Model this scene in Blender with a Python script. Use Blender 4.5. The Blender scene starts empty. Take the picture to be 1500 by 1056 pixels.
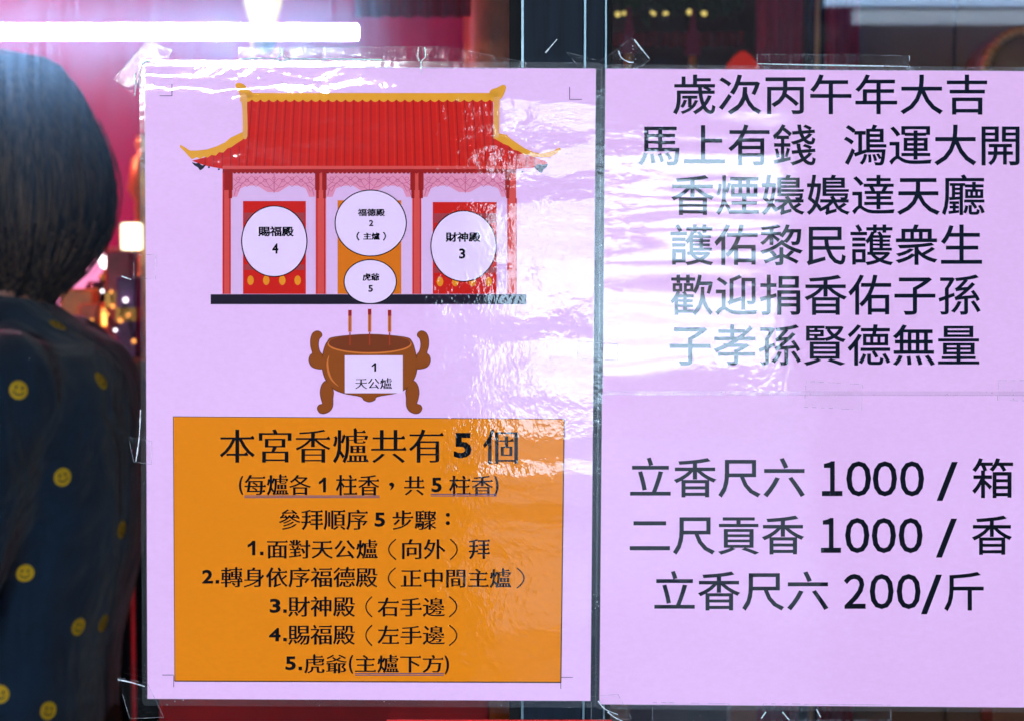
import bpy, bmesh, math, random
from mathutils import Vector, Matrix, Euler
from mathutils.bvhtree import BVHTree
random.seed(7)
R = math.radians
scn = bpy.context.scene
col = scn.collection
# ------------------------------------------------------------------ camera
CZ = 1.45
cam_d = bpy.data.cameras.new('camera'); cam = bpy.data.objects.new('camera', cam_d); col.objects.link(cam)
PITCH = R(4.0)
cam.location = (0, -1, CZ); cam.rotation_euler = (R(90) - PITCH, 0, 0)
cam_d.sensor_width = 36; cam_d.lens = 75.2; cam_d.clip_start = 0.05; cam_d.clip_end = 500
cam_d.dof.use_dof = True; cam_d.dof.focus_distance = 1.0; cam_d.dof.aperture_fstop = 22
scn.camera = cam
# ------------------------------------------------------------------ sky, sun, exposure
SUN_EL, SUN_AZ = R(38), R(20)      # the sun stands behind the temple, over its roof
w = bpy.data.worlds.new('World'); scn.world = w; w.use_nodes = True
nt = w.node_tree
sky = nt.nodes.new('ShaderNodeTexSky'); sky.sky_type = 'NISHITA'; sky.sun_disc = False
sky.sun_elevation = SUN_EL; sky.sun_rotation = SUN_AZ; sky.dust_density = 3
bg = nt.nodes['Background']; bg.inputs['Strength'].default_value = 0.15
nt.links.new(sky.outputs['Color'], bg.inputs['Color'])
sd = bpy.data.lights.new('sun', 'SUN'); sd.energy = 5; sd.angle = R(0.5); sd.color = (1, .95, .88)
so = bpy.data.objects.new('sun', sd); col.objects.link(so)
sv = Vector((math.sin(SUN_AZ) * math.cos(SUN_EL), math.cos(SUN_AZ) * math.cos(SUN_EL), math.sin(SUN_EL)))
so.rotation_euler = sv.to_track_quat('Z', 'Y').to_euler(); so.location = (3, 6, 8)
vs = scn.view_settings; vs.view_transform = 'Standard'; vs.look = 'None'; vs.gamma = 1; vs.exposure = 3.45
scn.render.engine = 'CYCLES'
scn.cycles.use_denoising = True
scn.cycles.max_bounces = 10; scn.cycles.transparent_max_bounces = 24
scn.cycles.sample_clamp_indirect = 6

# ------------------------------------------------------------------ helpers
CAMP = Vector(cam.location)
CROT = Euler((R(90) - PITCH, 0, 0)).to_matrix()
FPX = 75.2 / 36 * 1500
def ray(px, py):
    return (CROT @ Vector(((px - 750) / FPX, (528 - py) / FPX, -1))).normalized()
def W(px, py, Y=0.0):
    """point at photo pixel px,py on the vertical plane y = Y (metres behind the glass)"""
    d = ray(px, py); t = (Y - CAMP.y) / d.y
    return CAMP + d * t

def new_mat(name):
    m = bpy.data.materials.new(name); m.use_nodes = True
    m.node_tree.nodes.clear()
    return m, m.node_tree.nodes, m.node_tree.links
def out(n, l, sh):
    o = n.new('ShaderNodeOutputMaterial'); l.new(sh, o.inputs['Surface']); return o
def noise(n, l, vec, scale, detail=2, rough=.5, dist=0):
    t = n.new('ShaderNodeTexNoise'); t.inputs['Scale'].default_value = scale
    t.inputs['Detail'].default_value = detail; t.inputs['Roughness'].default_value = rough
    t.inputs['Distortion'].default_value = dist
    if vec is not None: l.new(vec, t.inputs['Vector'])
    return t.outputs['Fac']
def pos(n, l, scale=(1, 1, 1), loc=(0, 0, 0)):
    g = n.new('ShaderNodeNewGeometry'); mp = n.new('ShaderNodeMapping')
    mp.inputs['Scale'].default_value = scale; mp.inputs['Location'].default_value = loc
    l.new(g.outputs['Position'], mp.inputs['Vector']); return mp.outputs['Vector']
def ramp(n, l, fac, stops):
    r = n.new('ShaderNodeValToRGB'); e = r.color_ramp.elements
    while len(e) < len(stops): e.new(.5)
    for i, (p, c) in enumerate(stops):
        e[i].position = p; e[i].color = (*c, 1) if len(c) == 3 else c
    l.new(fac, r.inputs['Fac']); return r.outputs['Color']
def math_(n, l, op, a, b=None, c=None):
    m = n.new('ShaderNodeMath'); m.operation = op
    for i, v in enumerate((a, b, c)):
        if v is None: continue
        if isinstance(v, (int, float)): m.inputs[i].default_value = v
        else: l.new(v, m.inputs[i])
    return m.outputs[0]
def bump(n, l, h, dist, normal=None, strength=1):
    b = n.new('ShaderNodeBump'); b.inputs['Strength'].default_value = strength
    b.inputs['Distance'].default_value = dist; l.new(h, b.inputs['Height'])
    if normal is not None: l.new(normal, b.inputs['Normal'])
    return b.outputs['Normal']

def film_normal(n, l, kind):
    """relief of the glossy laminate: long shallow waves plus a fine orange peel"""
    if kind == 'left':
        a = bump(n, l, noise(n, l, pos(n, l, (2.3, 1, 21), (3.1, 0, .73)), 1, 1.0, .4, .6), .0019)
        # cockled zones where the pouch did not bond evenly
        mask = noise(n, l, pos(n, l, (7, 1, 5), (5, 0, 2)), 1, 1)
        mk = ramp(n, l, mask, [(.38, (.35,) * 3), (.62, (1,) * 3)])
        sx = n.new('ShaderNodeSeparateXYZ'); l.new(pos(n, l), sx.inputs[0])
        gx = n.new('ShaderNodeMapRange'); gx.inputs['From Min'].default_value = -.09; gx.inputs['From Max'].default_value = .02
        gx.inputs['To Min'].default_value = .45; l.new(sx.outputs[0], gx.inputs['Value'])
        mk = math_(n, l, 'MULTIPLY', mk, gx.outputs[0])
        f = noise(n, l, pos(n, l, (1, 1, .75)), 520, 1.5, .6)
        fm = math_(n, l, 'MULTIPLY', f, mk)
        return bump(n, l, fm, .00006, bump(n, l, noise(n, l, pos(n, l, (1, 1, 1.6), (2, 0, 4)), 38, 2, .5, .5), .00022, a))
    a = bump(n, l, noise(n, l, pos(n, l, (3.4, 1, 15), (7.3, 0, 2.4)), 1, 2.2, .5, .25), .0007)
    f = noise(n, l, pos(n, l), 260, 1.5, .6)
    mask = ramp(n, l, noise(n, l, pos(n, l, (6, 1, 8), (1, 0, 9)), 1, 1), [(.4, (.06,) * 3), (.65, (.8,) * 3)])
    return bump(n, l, math_(n, l, 'MULTIPLY', f, mask), .00005, a)

PRINT = {}
def print_mat(name, rgb, kind='left', var=.05, kids=None):
    key = (name, kind)
    if key in PRINT: return PRINT[key]
    m, n, l = new_mat(name + '_' + kind)
    p = n.new('ShaderNodeBsdfPrincipled')
    c = n.new('ShaderNodeMix'); c.data_type = 'RGBA'
    f1 = noise(n, l, pos(n, l, (1, 1, 2)), 300, 3, .7)
    f2 = noise(n, l, pos(n, l, (1, 1, 1), (4, 0, 1)), 6, 3)
    f = math_(n, l, 'MULTIPLY_ADD', f1, .5, math_(n, l, 'MULTIPLY', f2, .5))
    l.new(f, c.inputs['Factor'])
    lo = [x * (1 - var * 2.2) for x in rgb]; hi = [min(1, x * (1 + var * 2.2)) for x in rgb]
    c.inputs['A'].default_value = (*lo, 1); c.inputs['B'].default_value = (*hi, 1)
    l.new(c.outputs['Result'], p.inputs['Base Color'])
    p.inputs['Roughness'].default_value = .6
    p.inputs['Specular IOR Level'].default_value = .0 if 'ink' in name or 'black' in name else .1
    p.inputs['Coat Weight'].default_value = 1
    p.inputs['Coat IOR'].default_value = 1.62
    p.inputs['Coat Roughness'].default_value = .019
    l.new(film_normal(n, l, kind), p.inputs['Coat Normal'])
    out(n, l, p.outputs[0])
    PRINT[key] = m
    return m

def simple(name, rgb, rough=.6, metal=0, var=.12, scale=30, emit=None, estr=0, bumpd=0, coat=0, stretch=(1, 1, 1), spec=.5):
    m, n, l = new_mat(name)
    p = n.new('ShaderNodeBsdfPrincipled')
    f = noise(n, l, pos(n, l, stretch), scale, 4, .6)
    lo = tuple(x * (1 - var) for x in rgb); hi = tuple(min(1, x * (1 + var)) for x in rgb)
    l.new(ramp(n, l, f, [(.3, lo), (.7, hi)]), p.inputs['Base Color'])
    p.inputs['Specular IOR Level'].default_value = spec; p.inputs['Roughness'].default_value = rough; p.inputs['Metallic'].default_value = metal
    if coat: p.inputs['Coat Weight'].default_value = coat
    if emit:
        p.inputs['Emission Color'].default_value = (*emit, 1); p.inputs['Emission Strength'].default_value = estr
    if bumpd: l.new(bump(n, l, f, bumpd), p.inputs['Normal'])
    out(n, l, p.outputs[0]); return m

def glass_mat():
    m, n, l = new_mat('dusty_window_glass')
    tr = n.new('ShaderNodeBsdfTransparent'); tr.inputs['Color'].default_value = (.97, .985, .98, 1)
    gl = n.new('ShaderNodeBsdfGlossy'); gl.inputs['Roughness'].default_value = 0.0
    fr = n.new('ShaderNodeFresnel'); fr.inputs['IOR'].default_value = 1.52
    mx = n.new('ShaderNodeMixShader'); l.new(fr.outputs[0], mx.inputs[0]); l.new(tr.outputs[0], mx.inputs[1]); l.new(gl.outputs[0], mx.inputs[2])
    # greasy wiping streaks: a thin blurred gloss, tinted blue for the tube's haze
    rg = n.new('ShaderNodeBsdfAnisotropic') if hasattr(bpy.types, 'ShaderNodeBsdfAnisotropic') else n.new('ShaderNodeBsdfGlossy')
    rg.inputs['Roughness'].default_value = .115; rg.inputs['Color'].default_value = (.34, .58, 1, 1)
    st = noise(n, l, pos(n, l, (560, 1, 16)), 1, 3, .65, .4)
    s2 = noise(n, l, pos(n, l, (5, 1, 4)), 1, 2)
    s = math_(n, l, 'MULTIPLY', ramp(n, l, st, [(.35, (.35,) * 3), (.7, (1,) * 3)]), ramp(n, l, s2, [(.3, (.5,) * 3), (.7, (1,) * 3)]))
    s = math_(n, l, 'MULTIPLY', s, .0105)
    m2 = n.new('ShaderNodeMixShader'); l.new(s, m2.inputs[0]); l.new(mx.outputs[0], m2.inputs[1]); l.new(rg.outputs[0], m2.inputs[2])
    # specks of dust
    v = noise(n, l, pos(n, l), 420, 1, .5)
    sp = math_(n, l, 'MULTIPLY', ramp(n, l, v, [(.80, (0,) * 3), (.84, (1,) * 3)]), .35)
    df = n.new('ShaderNodeBsdfDiffuse'); df.inputs['Color'].default_value = (.35, .36, .36, 1)
    m3 = n.new('ShaderNodeMixShader'); l.new(sp, m3.inputs[0]); l.new(m2.outputs[0], m3.inputs[1]); l.new(df.outputs[0], m3.inputs[2])
    out(n, l, m3.outputs[0]); return m
def film_mat(name, white=.06, rough=.08, bd=.0004, bs=160, gloss=.14, tint=(.8, .85, .9)):
    m, n, l = new_mat(name)
    tr = n.new('ShaderNodeBsdfTransparent'); tr.inputs['Color'].default_value = (.985, .985, .985, 1)
    gl = n.new('ShaderNodeBsdfGlossy'); gl.inputs['Roughness'].default_value = rough
    nb = bump(n, l, noise(n, l, pos(n, l), bs, 3, .7, .5), bd); l.new(nb, gl.inputs['Normal'])
    df = n.new('ShaderNodeBsdfDiffuse'); df.inputs['Color'].default_value = (*tint, 1)
    m1 = n.new('ShaderNodeMixShader'); m1.inputs[0].default_value = gloss
    l.new(tr.outputs[0], m1.inputs[1]); l.new(gl.outputs[0], m1.inputs[2])
    m2 = n.new('ShaderNodeMixShader')
    # glints of small trapped bubbles, painted as pale dots
    vo = n.new('ShaderNodeTexVoronoi'); vo.inputs['Scale'].default_value = 520; l.new(pos(n, l), vo.inputs['Vector'])
    bub = ramp(n, l, vo.outputs['Distance'], [(.10, (1,) * 3), (.16, (0,) * 3)])
    patch = ramp(n, l, noise(n, l, pos(n, l), 60, 2), [(.52, (0,) * 3), (.66, (1,) * 3)])
    f = math_(n, l, 'MULTIPLY_ADD', math_(n, l, 'MULTIPLY', bub, patch), .6, white)
    l.new(f, m2.inputs[0])
    l.new(m1.outputs[0], m2.inputs[1]); l.new(df.outputs[0], m2.inputs[2])
    out(n, l, m2.outputs[0]); return m
def emit_mat(name, rgb, s):
    m, n, l = new_mat(name); e = n.new('ShaderNodeEmission')
    e.inputs['Color'].default_value = (*rgb, 1); e.inputs['Strength'].default_value = s
    out(n, l, e.outputs[0]); return m

def shade_mat(name, rgb, s, rim=.12):
    m, n, l = new_mat(name); e = n.new('ShaderNodeEmission'); e.inputs['Color'].default_value = (*rgb, 1)
    lw = n.new('ShaderNodeLayerWeight'); lw.inputs['Blend'].default_value = .35
    f = math_(n, l, 'SUBTRACT', 1, lw.outputs['Facing']); f = math_(n, l, 'POWER', f, 1.6)
    l.new(math_(n, l, 'MULTIPLY_ADD', f, s * (1 - rim), s * rim), e.inputs['Strength']); out(n, l, e.outputs[0]); return m
def link(name, me, mat, parent=None):
    o = bpy.data.objects.new(name, me); col.objects.link(o)
    if mat is not None:
        me.materials.clear(); me.materials.append(mat)
    if parent is not None: o.parent = parent
    return o
def tag(o, label=None, cat=None, group=None, kind=None):
    if label: o['label'] = label
    if cat: o['category'] = cat
    if group: o['group'] = group
    if kind: o['kind'] = kind
    return o
def root(name, label, cat, group=None):
    o = bpy.data.objects.new(name, None); col.objects.link(o); o.empty_display_size = .05
    return tag(o, label, cat, group)
def bm_obj(name, bm, mat, parent=None, smooth=False):
    me = bpy.data.meshes.new(name)
    bmesh.ops.recalc_face_normals(bm, faces=bm.faces)
    if smooth:
        for f in bm.faces: f.smooth = True
    bm.to_mesh(me); bm.free()
    return link(name, me, mat, parent)
def add_box(bm, a, b, bev=0):
    c = [(a[i] + b[i]) / 2 for i in range(3)]; s = [abs(b[i] - a[i]) for i in range(3)]
    r = bmesh.ops.create_cube(bm, size=1, matrix=Matrix.Translation(c) @ Matrix.Diagonal((*s, 1)))
    if bev:
        es = list({e for v in r['verts'] for e in v.link_edges})
        bmesh.ops.bevel(bm, geom=es, offset=bev, segments=2, affect='EDGES', profile=.6)
def box(name, a, b, mat, parent=None, bev=0):
    bm = bmesh.new(); add_box(bm, a, b, bev); return bm_obj(name, bm, mat, parent)
def add_cyl(bm, p0, p1, r0, r1=None, seg=16):
    p0, p1 = Vector(p0), Vector(p1); r1 = r0 if r1 is None else r1
    d = p1 - p0
    M = Matrix.Translation((p0 + p1) / 2) @ d.to_track_quat('Z', 'Y').to_matrix().to_4x4()
    bmesh.ops.create_cone(bm, cap_ends=True, segments=seg, radius1=r0, radius2=r1, depth=d.length, matrix=M)
def add_ball(bm, c, r, seg=16):
    r = (r, r, r) if isinstance(r, (int, float)) else r
    bmesh.ops.create_uvsphere(bm, u_segments=seg, v_segments=max(6, seg // 2), radius=1, matrix=Matrix.Translation(c) @ Matrix.Diagonal((*r, 1)))
def lathe(bm, c, prof, seg=24):
    rings = []
    for r, z in prof:
        rings.append([bm.verts.new((c[0] + r * math.cos(2 * math.pi * k / seg), c[1] + r * math.sin(2 * math.pi * k / seg), c[2] + z)) for k in range(seg)])
    for a, b in zip(rings, rings[1:]):
        for k in range(seg): bm.faces.new((a[k], a[(k + 1) % seg], b[(k + 1) % seg], b[k]))
    bm.faces.new(rings[0][::-1]); bm.faces.new(rings[-1])

# ---- flat print: outlines given where they stand on the sheet, laid on the plane y=-d
def fpoly(bm, pts, d):
    vs_ = [bm.verts.new(W(x, y, -d)) for x, y in pts]
    f = bm.faces.new(vs_)
    if f.calc_area() and f.normal.y > 0: f.normal_flip()
    f.normal_update()
    if f.normal.y > 0: f.normal_flip()
    return f
def poly(name, polys, d, mat, parent):
    bm = bmesh.new()
    for p in polys: fpoly(bm, p, d)
    bmesh.ops.triangulate(bm, faces=bm.faces, ngon_method='EAR_CLIP')
    me = bpy.data.meshes.new(name); bm.to_mesh(me); bm.free()
    return link(name, me, mat, parent)
def polys(name, ps, d, mat, parent):
    for p in ps: poly(name, [p], d, mat, parent)
def rect(x0, y0, x1, y1): return [(x0, y0), (x1, y0), (x1, y1), (x0, y1)]
def ell(cx, cy, rx, ry, n=48): return [(cx + rx * math.cos(2 * math.pi * i / n), cy + ry * math.sin(2 * math.pi * i / n)) for i in range(n)]
def smooth_pts(pts, closed=True, sub=4):
    res = []; n = len(pts)
    rng = range(n) if closed else range(n - 1)
    for i in rng:
        p0, p1, p2, p3 = (pts[(i - 1) % n] if closed or i else pts[0]), pts[i], pts[(i + 1) % n], (pts[(i + 2) % n] if closed or i + 2 < n else pts[-1])
        for k in range(sub):
            t = k / sub
            res.append(tuple(.5 * (2 * p1[j] + (-p0[j] + p2[j]) * t + (2 * p0[j] - 5 * p1[j] + 4 * p2[j] - p3[j]) * t * t + (-p0[j] + 3 * p1[j] - 3 * p2[j] + p3[j]) * t ** 3) for j in (0, 1)))
    if not closed: res.append(pts[-1])
    return res
def strip(pts, wid):
    L, Rr = [], []
    for i, p in enumerate(pts):
        a = pts[max(0, i - 1)]; b = pts[min(len(pts) - 1, i + 1)]
        dx, dy = b[0] - a[0], b[1] - a[1]; q = math.hypot(dx, dy) or 1
        ww = wid(i / (len(pts) - 1)) if callable(wid) else wid
        L.append((p[0] - dy / q * ww / 2, p[1] + dx / q * ww / 2)); Rr.append((p[0] + dy / q * ww / 2, p[1] - dx / q * ww / 2))
    return L + Rr[::-1]

# ---- lettering
def glyph_mesh(s, bold=0.0, style=None):
    c = bpy.data.curves.new('lettering', 'FONT'); c.body = s; c.size = 1; c.resolution_u = 3
    o = bpy.data.objects.new('lettering', c); col.objects.link(o)
    dg = bpy.context.evaluated_depsgraph_get(); dg.update()
    me = bpy.data.meshes.new_from_object(o.evaluated_get(dg))
    bpy.data.objects.remove(o); bpy.data.curves.remove(c)
    # weight and contrast: outlines pushed out or in by an amount that depends on which way they face
    th, tv, sf = {'ming': (-.017, .004, .05), 'kai': (-.004, .006, .03)}.get(style, (0, 0, 0))
    bm = bmesh.new(); bm.from_mesh(me)
    nrm = {}; bd = []
    for e in bm.edges:
        if len(e.link_faces) != 1: continue
        p, q = e.verts; t = q.co - p.co
        if t.length < 1e-7: continue
        nn = Vector((t.y, -t.x, 0)).normalized()
        third = [v for v in e.link_faces[0].verts if v not in e.verts]
        if third and (third[0].co - p.co).dot(nn) > 0: nn = -nn
        bd.append((e, nn))
        for v in e.verts: nrm.setdefault(v, []).append(nn)
    kf = lambda n_: bold + th * n_.y ** 2 + tv * n_.x ** 2
    ser = []
    if sf:
        for e, nn in bd:
            if nn.x > .93 and .05 < e.calc_length() < .10:
                top = max(e.verts, key=lambda v: v.co.y)
                if any(q.y > .93 for q in nrm[top]): ser.append(top)
    mv = {}
    for v, ns in nrm.items():
        n1, n2 = ns[0], ns[-1]; det = n1.x * n2.y - n1.y * n2.x
        if len(ns) == 2 and abs(det) > .25:
            k1, k2 = kf(n1), kf(n2); d_ = Vector(((k1 * n2.y - k2 * n1.y) / det, (n1.x * k2 - n2.x * k1) / det, 0))
        else:
            m_ = sum(ns, Vector()); d_ = m_.normalized() * kf(m_.normalized()) if m_.length > .1 else Vector()
        if d_.length > .05: d_ *= .05 / d_.length
        mv[v] = d_
    for v, d_ in mv.items(): v.co += d_
    for v in ser:
        x, y = v.co.x, v.co.y
        bm.faces.new([bm.verts.new((x - .11, y - .002, 0)), bm.verts.new((x + .006, y - .03, 0)), bm.verts.new((x - .035, y + sf, 0))])
    bm.to_mesh(me); bm.free()
    return me
def text(s, x0, y0, x1, y1, d, mat, parent, bold=0.0, style=None, name='lettering', sk=0):
    me = glyph_mesh(s, bold, style)
    xs = [v.co.x for v in me.vertices]; ys = [v.co.y for v in me.vertices]
    ax, bx_, ay, by = min(xs), max(xs), min(ys), max(ys)
    for v in me.vertices:
        u = (v.co.x - ax) / (bx_ - ax); t = (v.co.y - ay) / (by - ay)
        v.co = W(x0 + u * (x1 - x0), y1 - t * (y1 - y0) + sk * (u - .5), -d)
    bm = bmesh.new(); bm.from_mesh(me)
    for f in bm.faces:
        f.normal_update()
        if f.normal.y > 0: f.normal_flip()
    bm.to_mesh(me); bm.free()
    return link(name, me, mat, parent)

# ------------------------------------------------------------------ the setting outside
asphalt = simple('street_concrete', (.04, .055, .075), .85, spec=.1, var=.2, scale=6, bumpd=.01)
tile_m = simple('arcade_floor_tile', (.11, .10, .10), .45, var=.15, scale=14)
dark_wall = simple('dark_render', (.007, .008, .011), .8, spec=.04, var=.3, scale=5)
canopy_m = simple('canopy_paint', (.62, .60, .58), .7, var=.1)
alu_dark = simple('dark_blue_aluminium', (.004, .009, .018), .55, 0, spec=.12, var=.35, scale=40, stretch=(8, 1, .4))
alu_edge = simple('pale_aluminium_edge', (.16, .24, .28), .3, .7, var=.3, scale=90)  # paler metal for the thin edges, rails and frames
gasket_m = simple('black_rubber', (.006, .006, .007), .7, spec=.1)
white_paint = simple('white_slat_paint', (.35, .54, .74), .5, var=.04)
cab_m = simple('grey_cabinet_paint', (.03, .034, .042), .5, spec=.15, var=.2)

tag(box('street', (-40, -45, -.06), (40, -5.2, 0), asphalt), kind='structure')
tag(box('arcade_floor', (-12, -5.2, -.05), (12, 0, .02), tile_m), kind='structure')
# canopy over the entrance
cn = root('canopy', 'pale flat canopy roof over the temple entrance', 'canopy')
box('roof_slab', (-7, -3.2, 2.95), (7, .1, 3.07), canopy_m, cn)
for i in range(8):
    box('beam', (-6.5 + i * 1.8, -3.15, 2.83), (-6.42 + i * 1.8, 0, 2.948), canopy_m, cn)
# unseen dark pier added to block reflections at left; carries the tube lamp
pw = root('blocking_pillar', 'wide dark pier added out of view to block reflections, carrying the tube lamp', 'pillar')
box('shaft', (-2.6, -4.4, .022), (-.10, -4.0, 4.2), dark_wall, pw)
box('plinth', (-2.64, -4.44, .021), (-.06, -3.96, .3), dark_wall, pw)
cb = root('glare_blocking_cabinet', 'dark grey cabinet added out of view to block reflections on the right notices', 'cabinet')  # unseen cabinet added to cut the street's reflection off the right notices
box('carcass', (.78, -4.5, .06), (2.6, -4.0, 1.87), cab_m, cb, .01)
for k in range(3): box('door', (.80 + k * .60, -3.998, .12), (1.385 + k * .60, -3.985, 1.84), cab_m, cb, .004)
for k in range(3): box('foot', (.85 + k * .75, -4.4, .021), (.95 + k * .75, -4.1, .062), cab_m, cb)
# tube lamp
tl = root('tube_lamp', 'long white fluorescent tube lamp fixed along the dark pier', 'lamp')
Z0 = CZ + .406
box('housing', (-1.66, -3.998, Z0 - .012), (-.40, -3.93, Z0 + .012), white_paint, tl, .004)
bm = bmesh.new(); add_cyl(bm, (-1.62, -3.90, Z0), (-.352, -3.90, Z0), .0165, seg=20)
bm_obj('tube', bm, emit_mat('tube_light', (.80, .91, 1), 60), tl, True)
for x in (-1.64, -.40): box('lamp_holder', (x - .012, -3.93, Z0 - .02), (x + .012, -3.918, Z0 + .02), white_paint, tl)
# house across the street with a white slatted shutter
hb = root('street_house', 'dark fronted house across the street with a white slatted shutter', 'house')
box('wall', (-14, -16, -.02), (14, -14.35, 7), dark_wall, hb)
SHX0, SHX1 = -.12, 1.95
sh = root('roller_shutter', 'white slatted shutter in full sun across the street', 'shutter')
box('backing', (SHX0, -14.34, .0), (SHX1, -14.3, 1.86), simple('shutter_shadow_gap', (.05, .045, .05), .8), sh)
box('glare_stop_panel', (SHX0 + .02, -14.3, .03), (SHX1 - .02, -14.26, .24), cab_m, sh)  # dull panel put in to keep the shutter's glare off the price notice
k = 0; z = .26
while z < 1.72:
    hgt = .125 + .03 * math.sin(k * 1.7)
    box('slat', (SHX0 + .02, -14.3, z), (SHX1 - .02, -14.25, z + hgt), white_paint, sh); z += hgt + (.095 if k > 3 else .02); k += 1
for x in (SHX0, SHX1): box('side_rail', (x - .05, -14.34, 0), (x + .02, -14.2, 1.88), alu_edge, sh)
aw = root('sky_reflection_board', 'pale blue boards added across the street in place of reflected sky', 'sign board')  # unseen boards added for the sky bands reflected in the right pane
box('board', (2.4, -14.34, 2.76), (9, -14.2, 2.862), simple('pale_blue_board', (.10, .15, .22), .6), aw)
box('board', (2.2, -14.34, 2.888), (9, -14.2, 3.5), simple('pale_grey_board', (.16, .28, .48), .6), aw)
wn = root('shop_window_across', 'grey window band in the house across the street', 'window')
box('pane', (2.5, -14.34, 1.9), (5.6, -14.3, 2.45), simple('grey_window', (.2, .24, .3), .3), wn)
box('frame', (2.4, -14.34, 2.46), (5.7, -14.25, 2.52), alu_edge, wn)

# ------------------------------------------------------------------ the inside room
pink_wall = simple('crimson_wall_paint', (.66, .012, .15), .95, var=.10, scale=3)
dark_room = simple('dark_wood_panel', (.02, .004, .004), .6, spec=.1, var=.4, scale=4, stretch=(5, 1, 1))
RY = 3.0
tag(box('inside_floor', (-3.5, .08, -.05), (3.5, RY, .02), tile_m), kind='structure')
tag(box('inside_ceiling', (-3.5, .08, 2.75), (3.5, RY, 2.85), dark_wall), kind='structure')
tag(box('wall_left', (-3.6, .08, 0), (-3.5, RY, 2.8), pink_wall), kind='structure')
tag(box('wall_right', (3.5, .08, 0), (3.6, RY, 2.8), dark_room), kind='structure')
SPX = W(742, 50, RY).x
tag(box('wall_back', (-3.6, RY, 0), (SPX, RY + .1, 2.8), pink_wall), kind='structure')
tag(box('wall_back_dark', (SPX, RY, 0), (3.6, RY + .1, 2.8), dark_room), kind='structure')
tag(box('wall_front_upper', (-7, 0.02, 2.35), (7, .14, 4.4), dark_wall), kind='structure')
tag(box('wall_front_left', (-7, .02, 0), (-1.5, .14, 2.35), dark_wall), kind='structure')
tag(box('wall_front_right', (1.6, .02, 0), (7, .14, 2.35), dark_wall), kind='structure')
tag(box('temple_roof', (-7, .1, 4.2), (7, 8, 4.6), dark_wall), kind='structure')

# ------------------------------------------------------------------ sliding glass doors
glass = glass_mat()
def vx(px): return W(px, 40, .0).x
dl = root('sliding_door', 'left sliding glass door in a dark blue aluminium frame behind the temple map', 'door')
dr = root('sliding_door', 'right sliding glass door in a dark blue aluminium frame behind the price notices', 'door')
XA, XB, XC, XD = vx(765), vx(857), vx(887), vx(897)
box('glass_pane', (-1.45, .0055, .12), (XA + .012, .0115, 2.28), glass, dl)
box('glass_pane', (XC - .01, .0060, .12), (1.55, .0120, 2.28), glass, dr)
box('stile', (XA, -.0006, .04), (XB - .0006, .034, 2.33), alu_dark, dl, .0008)
box('stile_edge', (XA - .0004, -.0007, .04), (XA + .0007, .0045, 2.33), alu_edge, dl)
box('gasket', (vx(746), .0002, .12), (XA - .0005, .0050, 2.28), gasket_m, dl, .0006)
box('stile', (XB + .0006, .0006, .04), (XC, .040, 2.33), alu_dark, dr, .0008)
box('stile_edge', (XB - .0005, -.0008, .04), (XB + .0005, .02, 2.33), alu_edge, dr)
box('stile_edge', (XC - .0002, -.0004, .04), (XC + .0006, .02, 2.33), alu_edge, dr)
box('gasket', (XC + .0007, .0006, .12), (XD, .0054, 2.28), gasket_m, dr, .0006)
box('stile', (-1.50, 0, .04), (-1.43, .034, 2.33), alu_dark, dl)
box('stile', (1.53, 0, .04), (1.6, .04, 2.33), alu_dark, dr)
for q, (x0, x1) in ((dl, (-1.43, XA)), (dr, (XC, 1.53))):
    box('rail', (x0, .001, .03), (x1 - .001, .0335, .12), alu_dark, q); box('rail', (x0, .001, 2.28), (x1 - .001, .0335, 2.34), alu_dark, q)
# red strips stuck low on the doors
red_tape = simple('bright_red_tape', (.85, .004, .004), .4, var=.05)
t1 = tag(box('red_tape', (W(567, 1054).x, -.0018, W(0, 1075).z), (W(896, 1054).x, -.0008, W(0, 1052.6).z), red_tape), 'bright red tape strip low on the doors beneath the temple map', 'tape')
red_board = simple('dark_red_board', (.22, .002, .004), .9, var=.3, scale=12)

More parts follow.
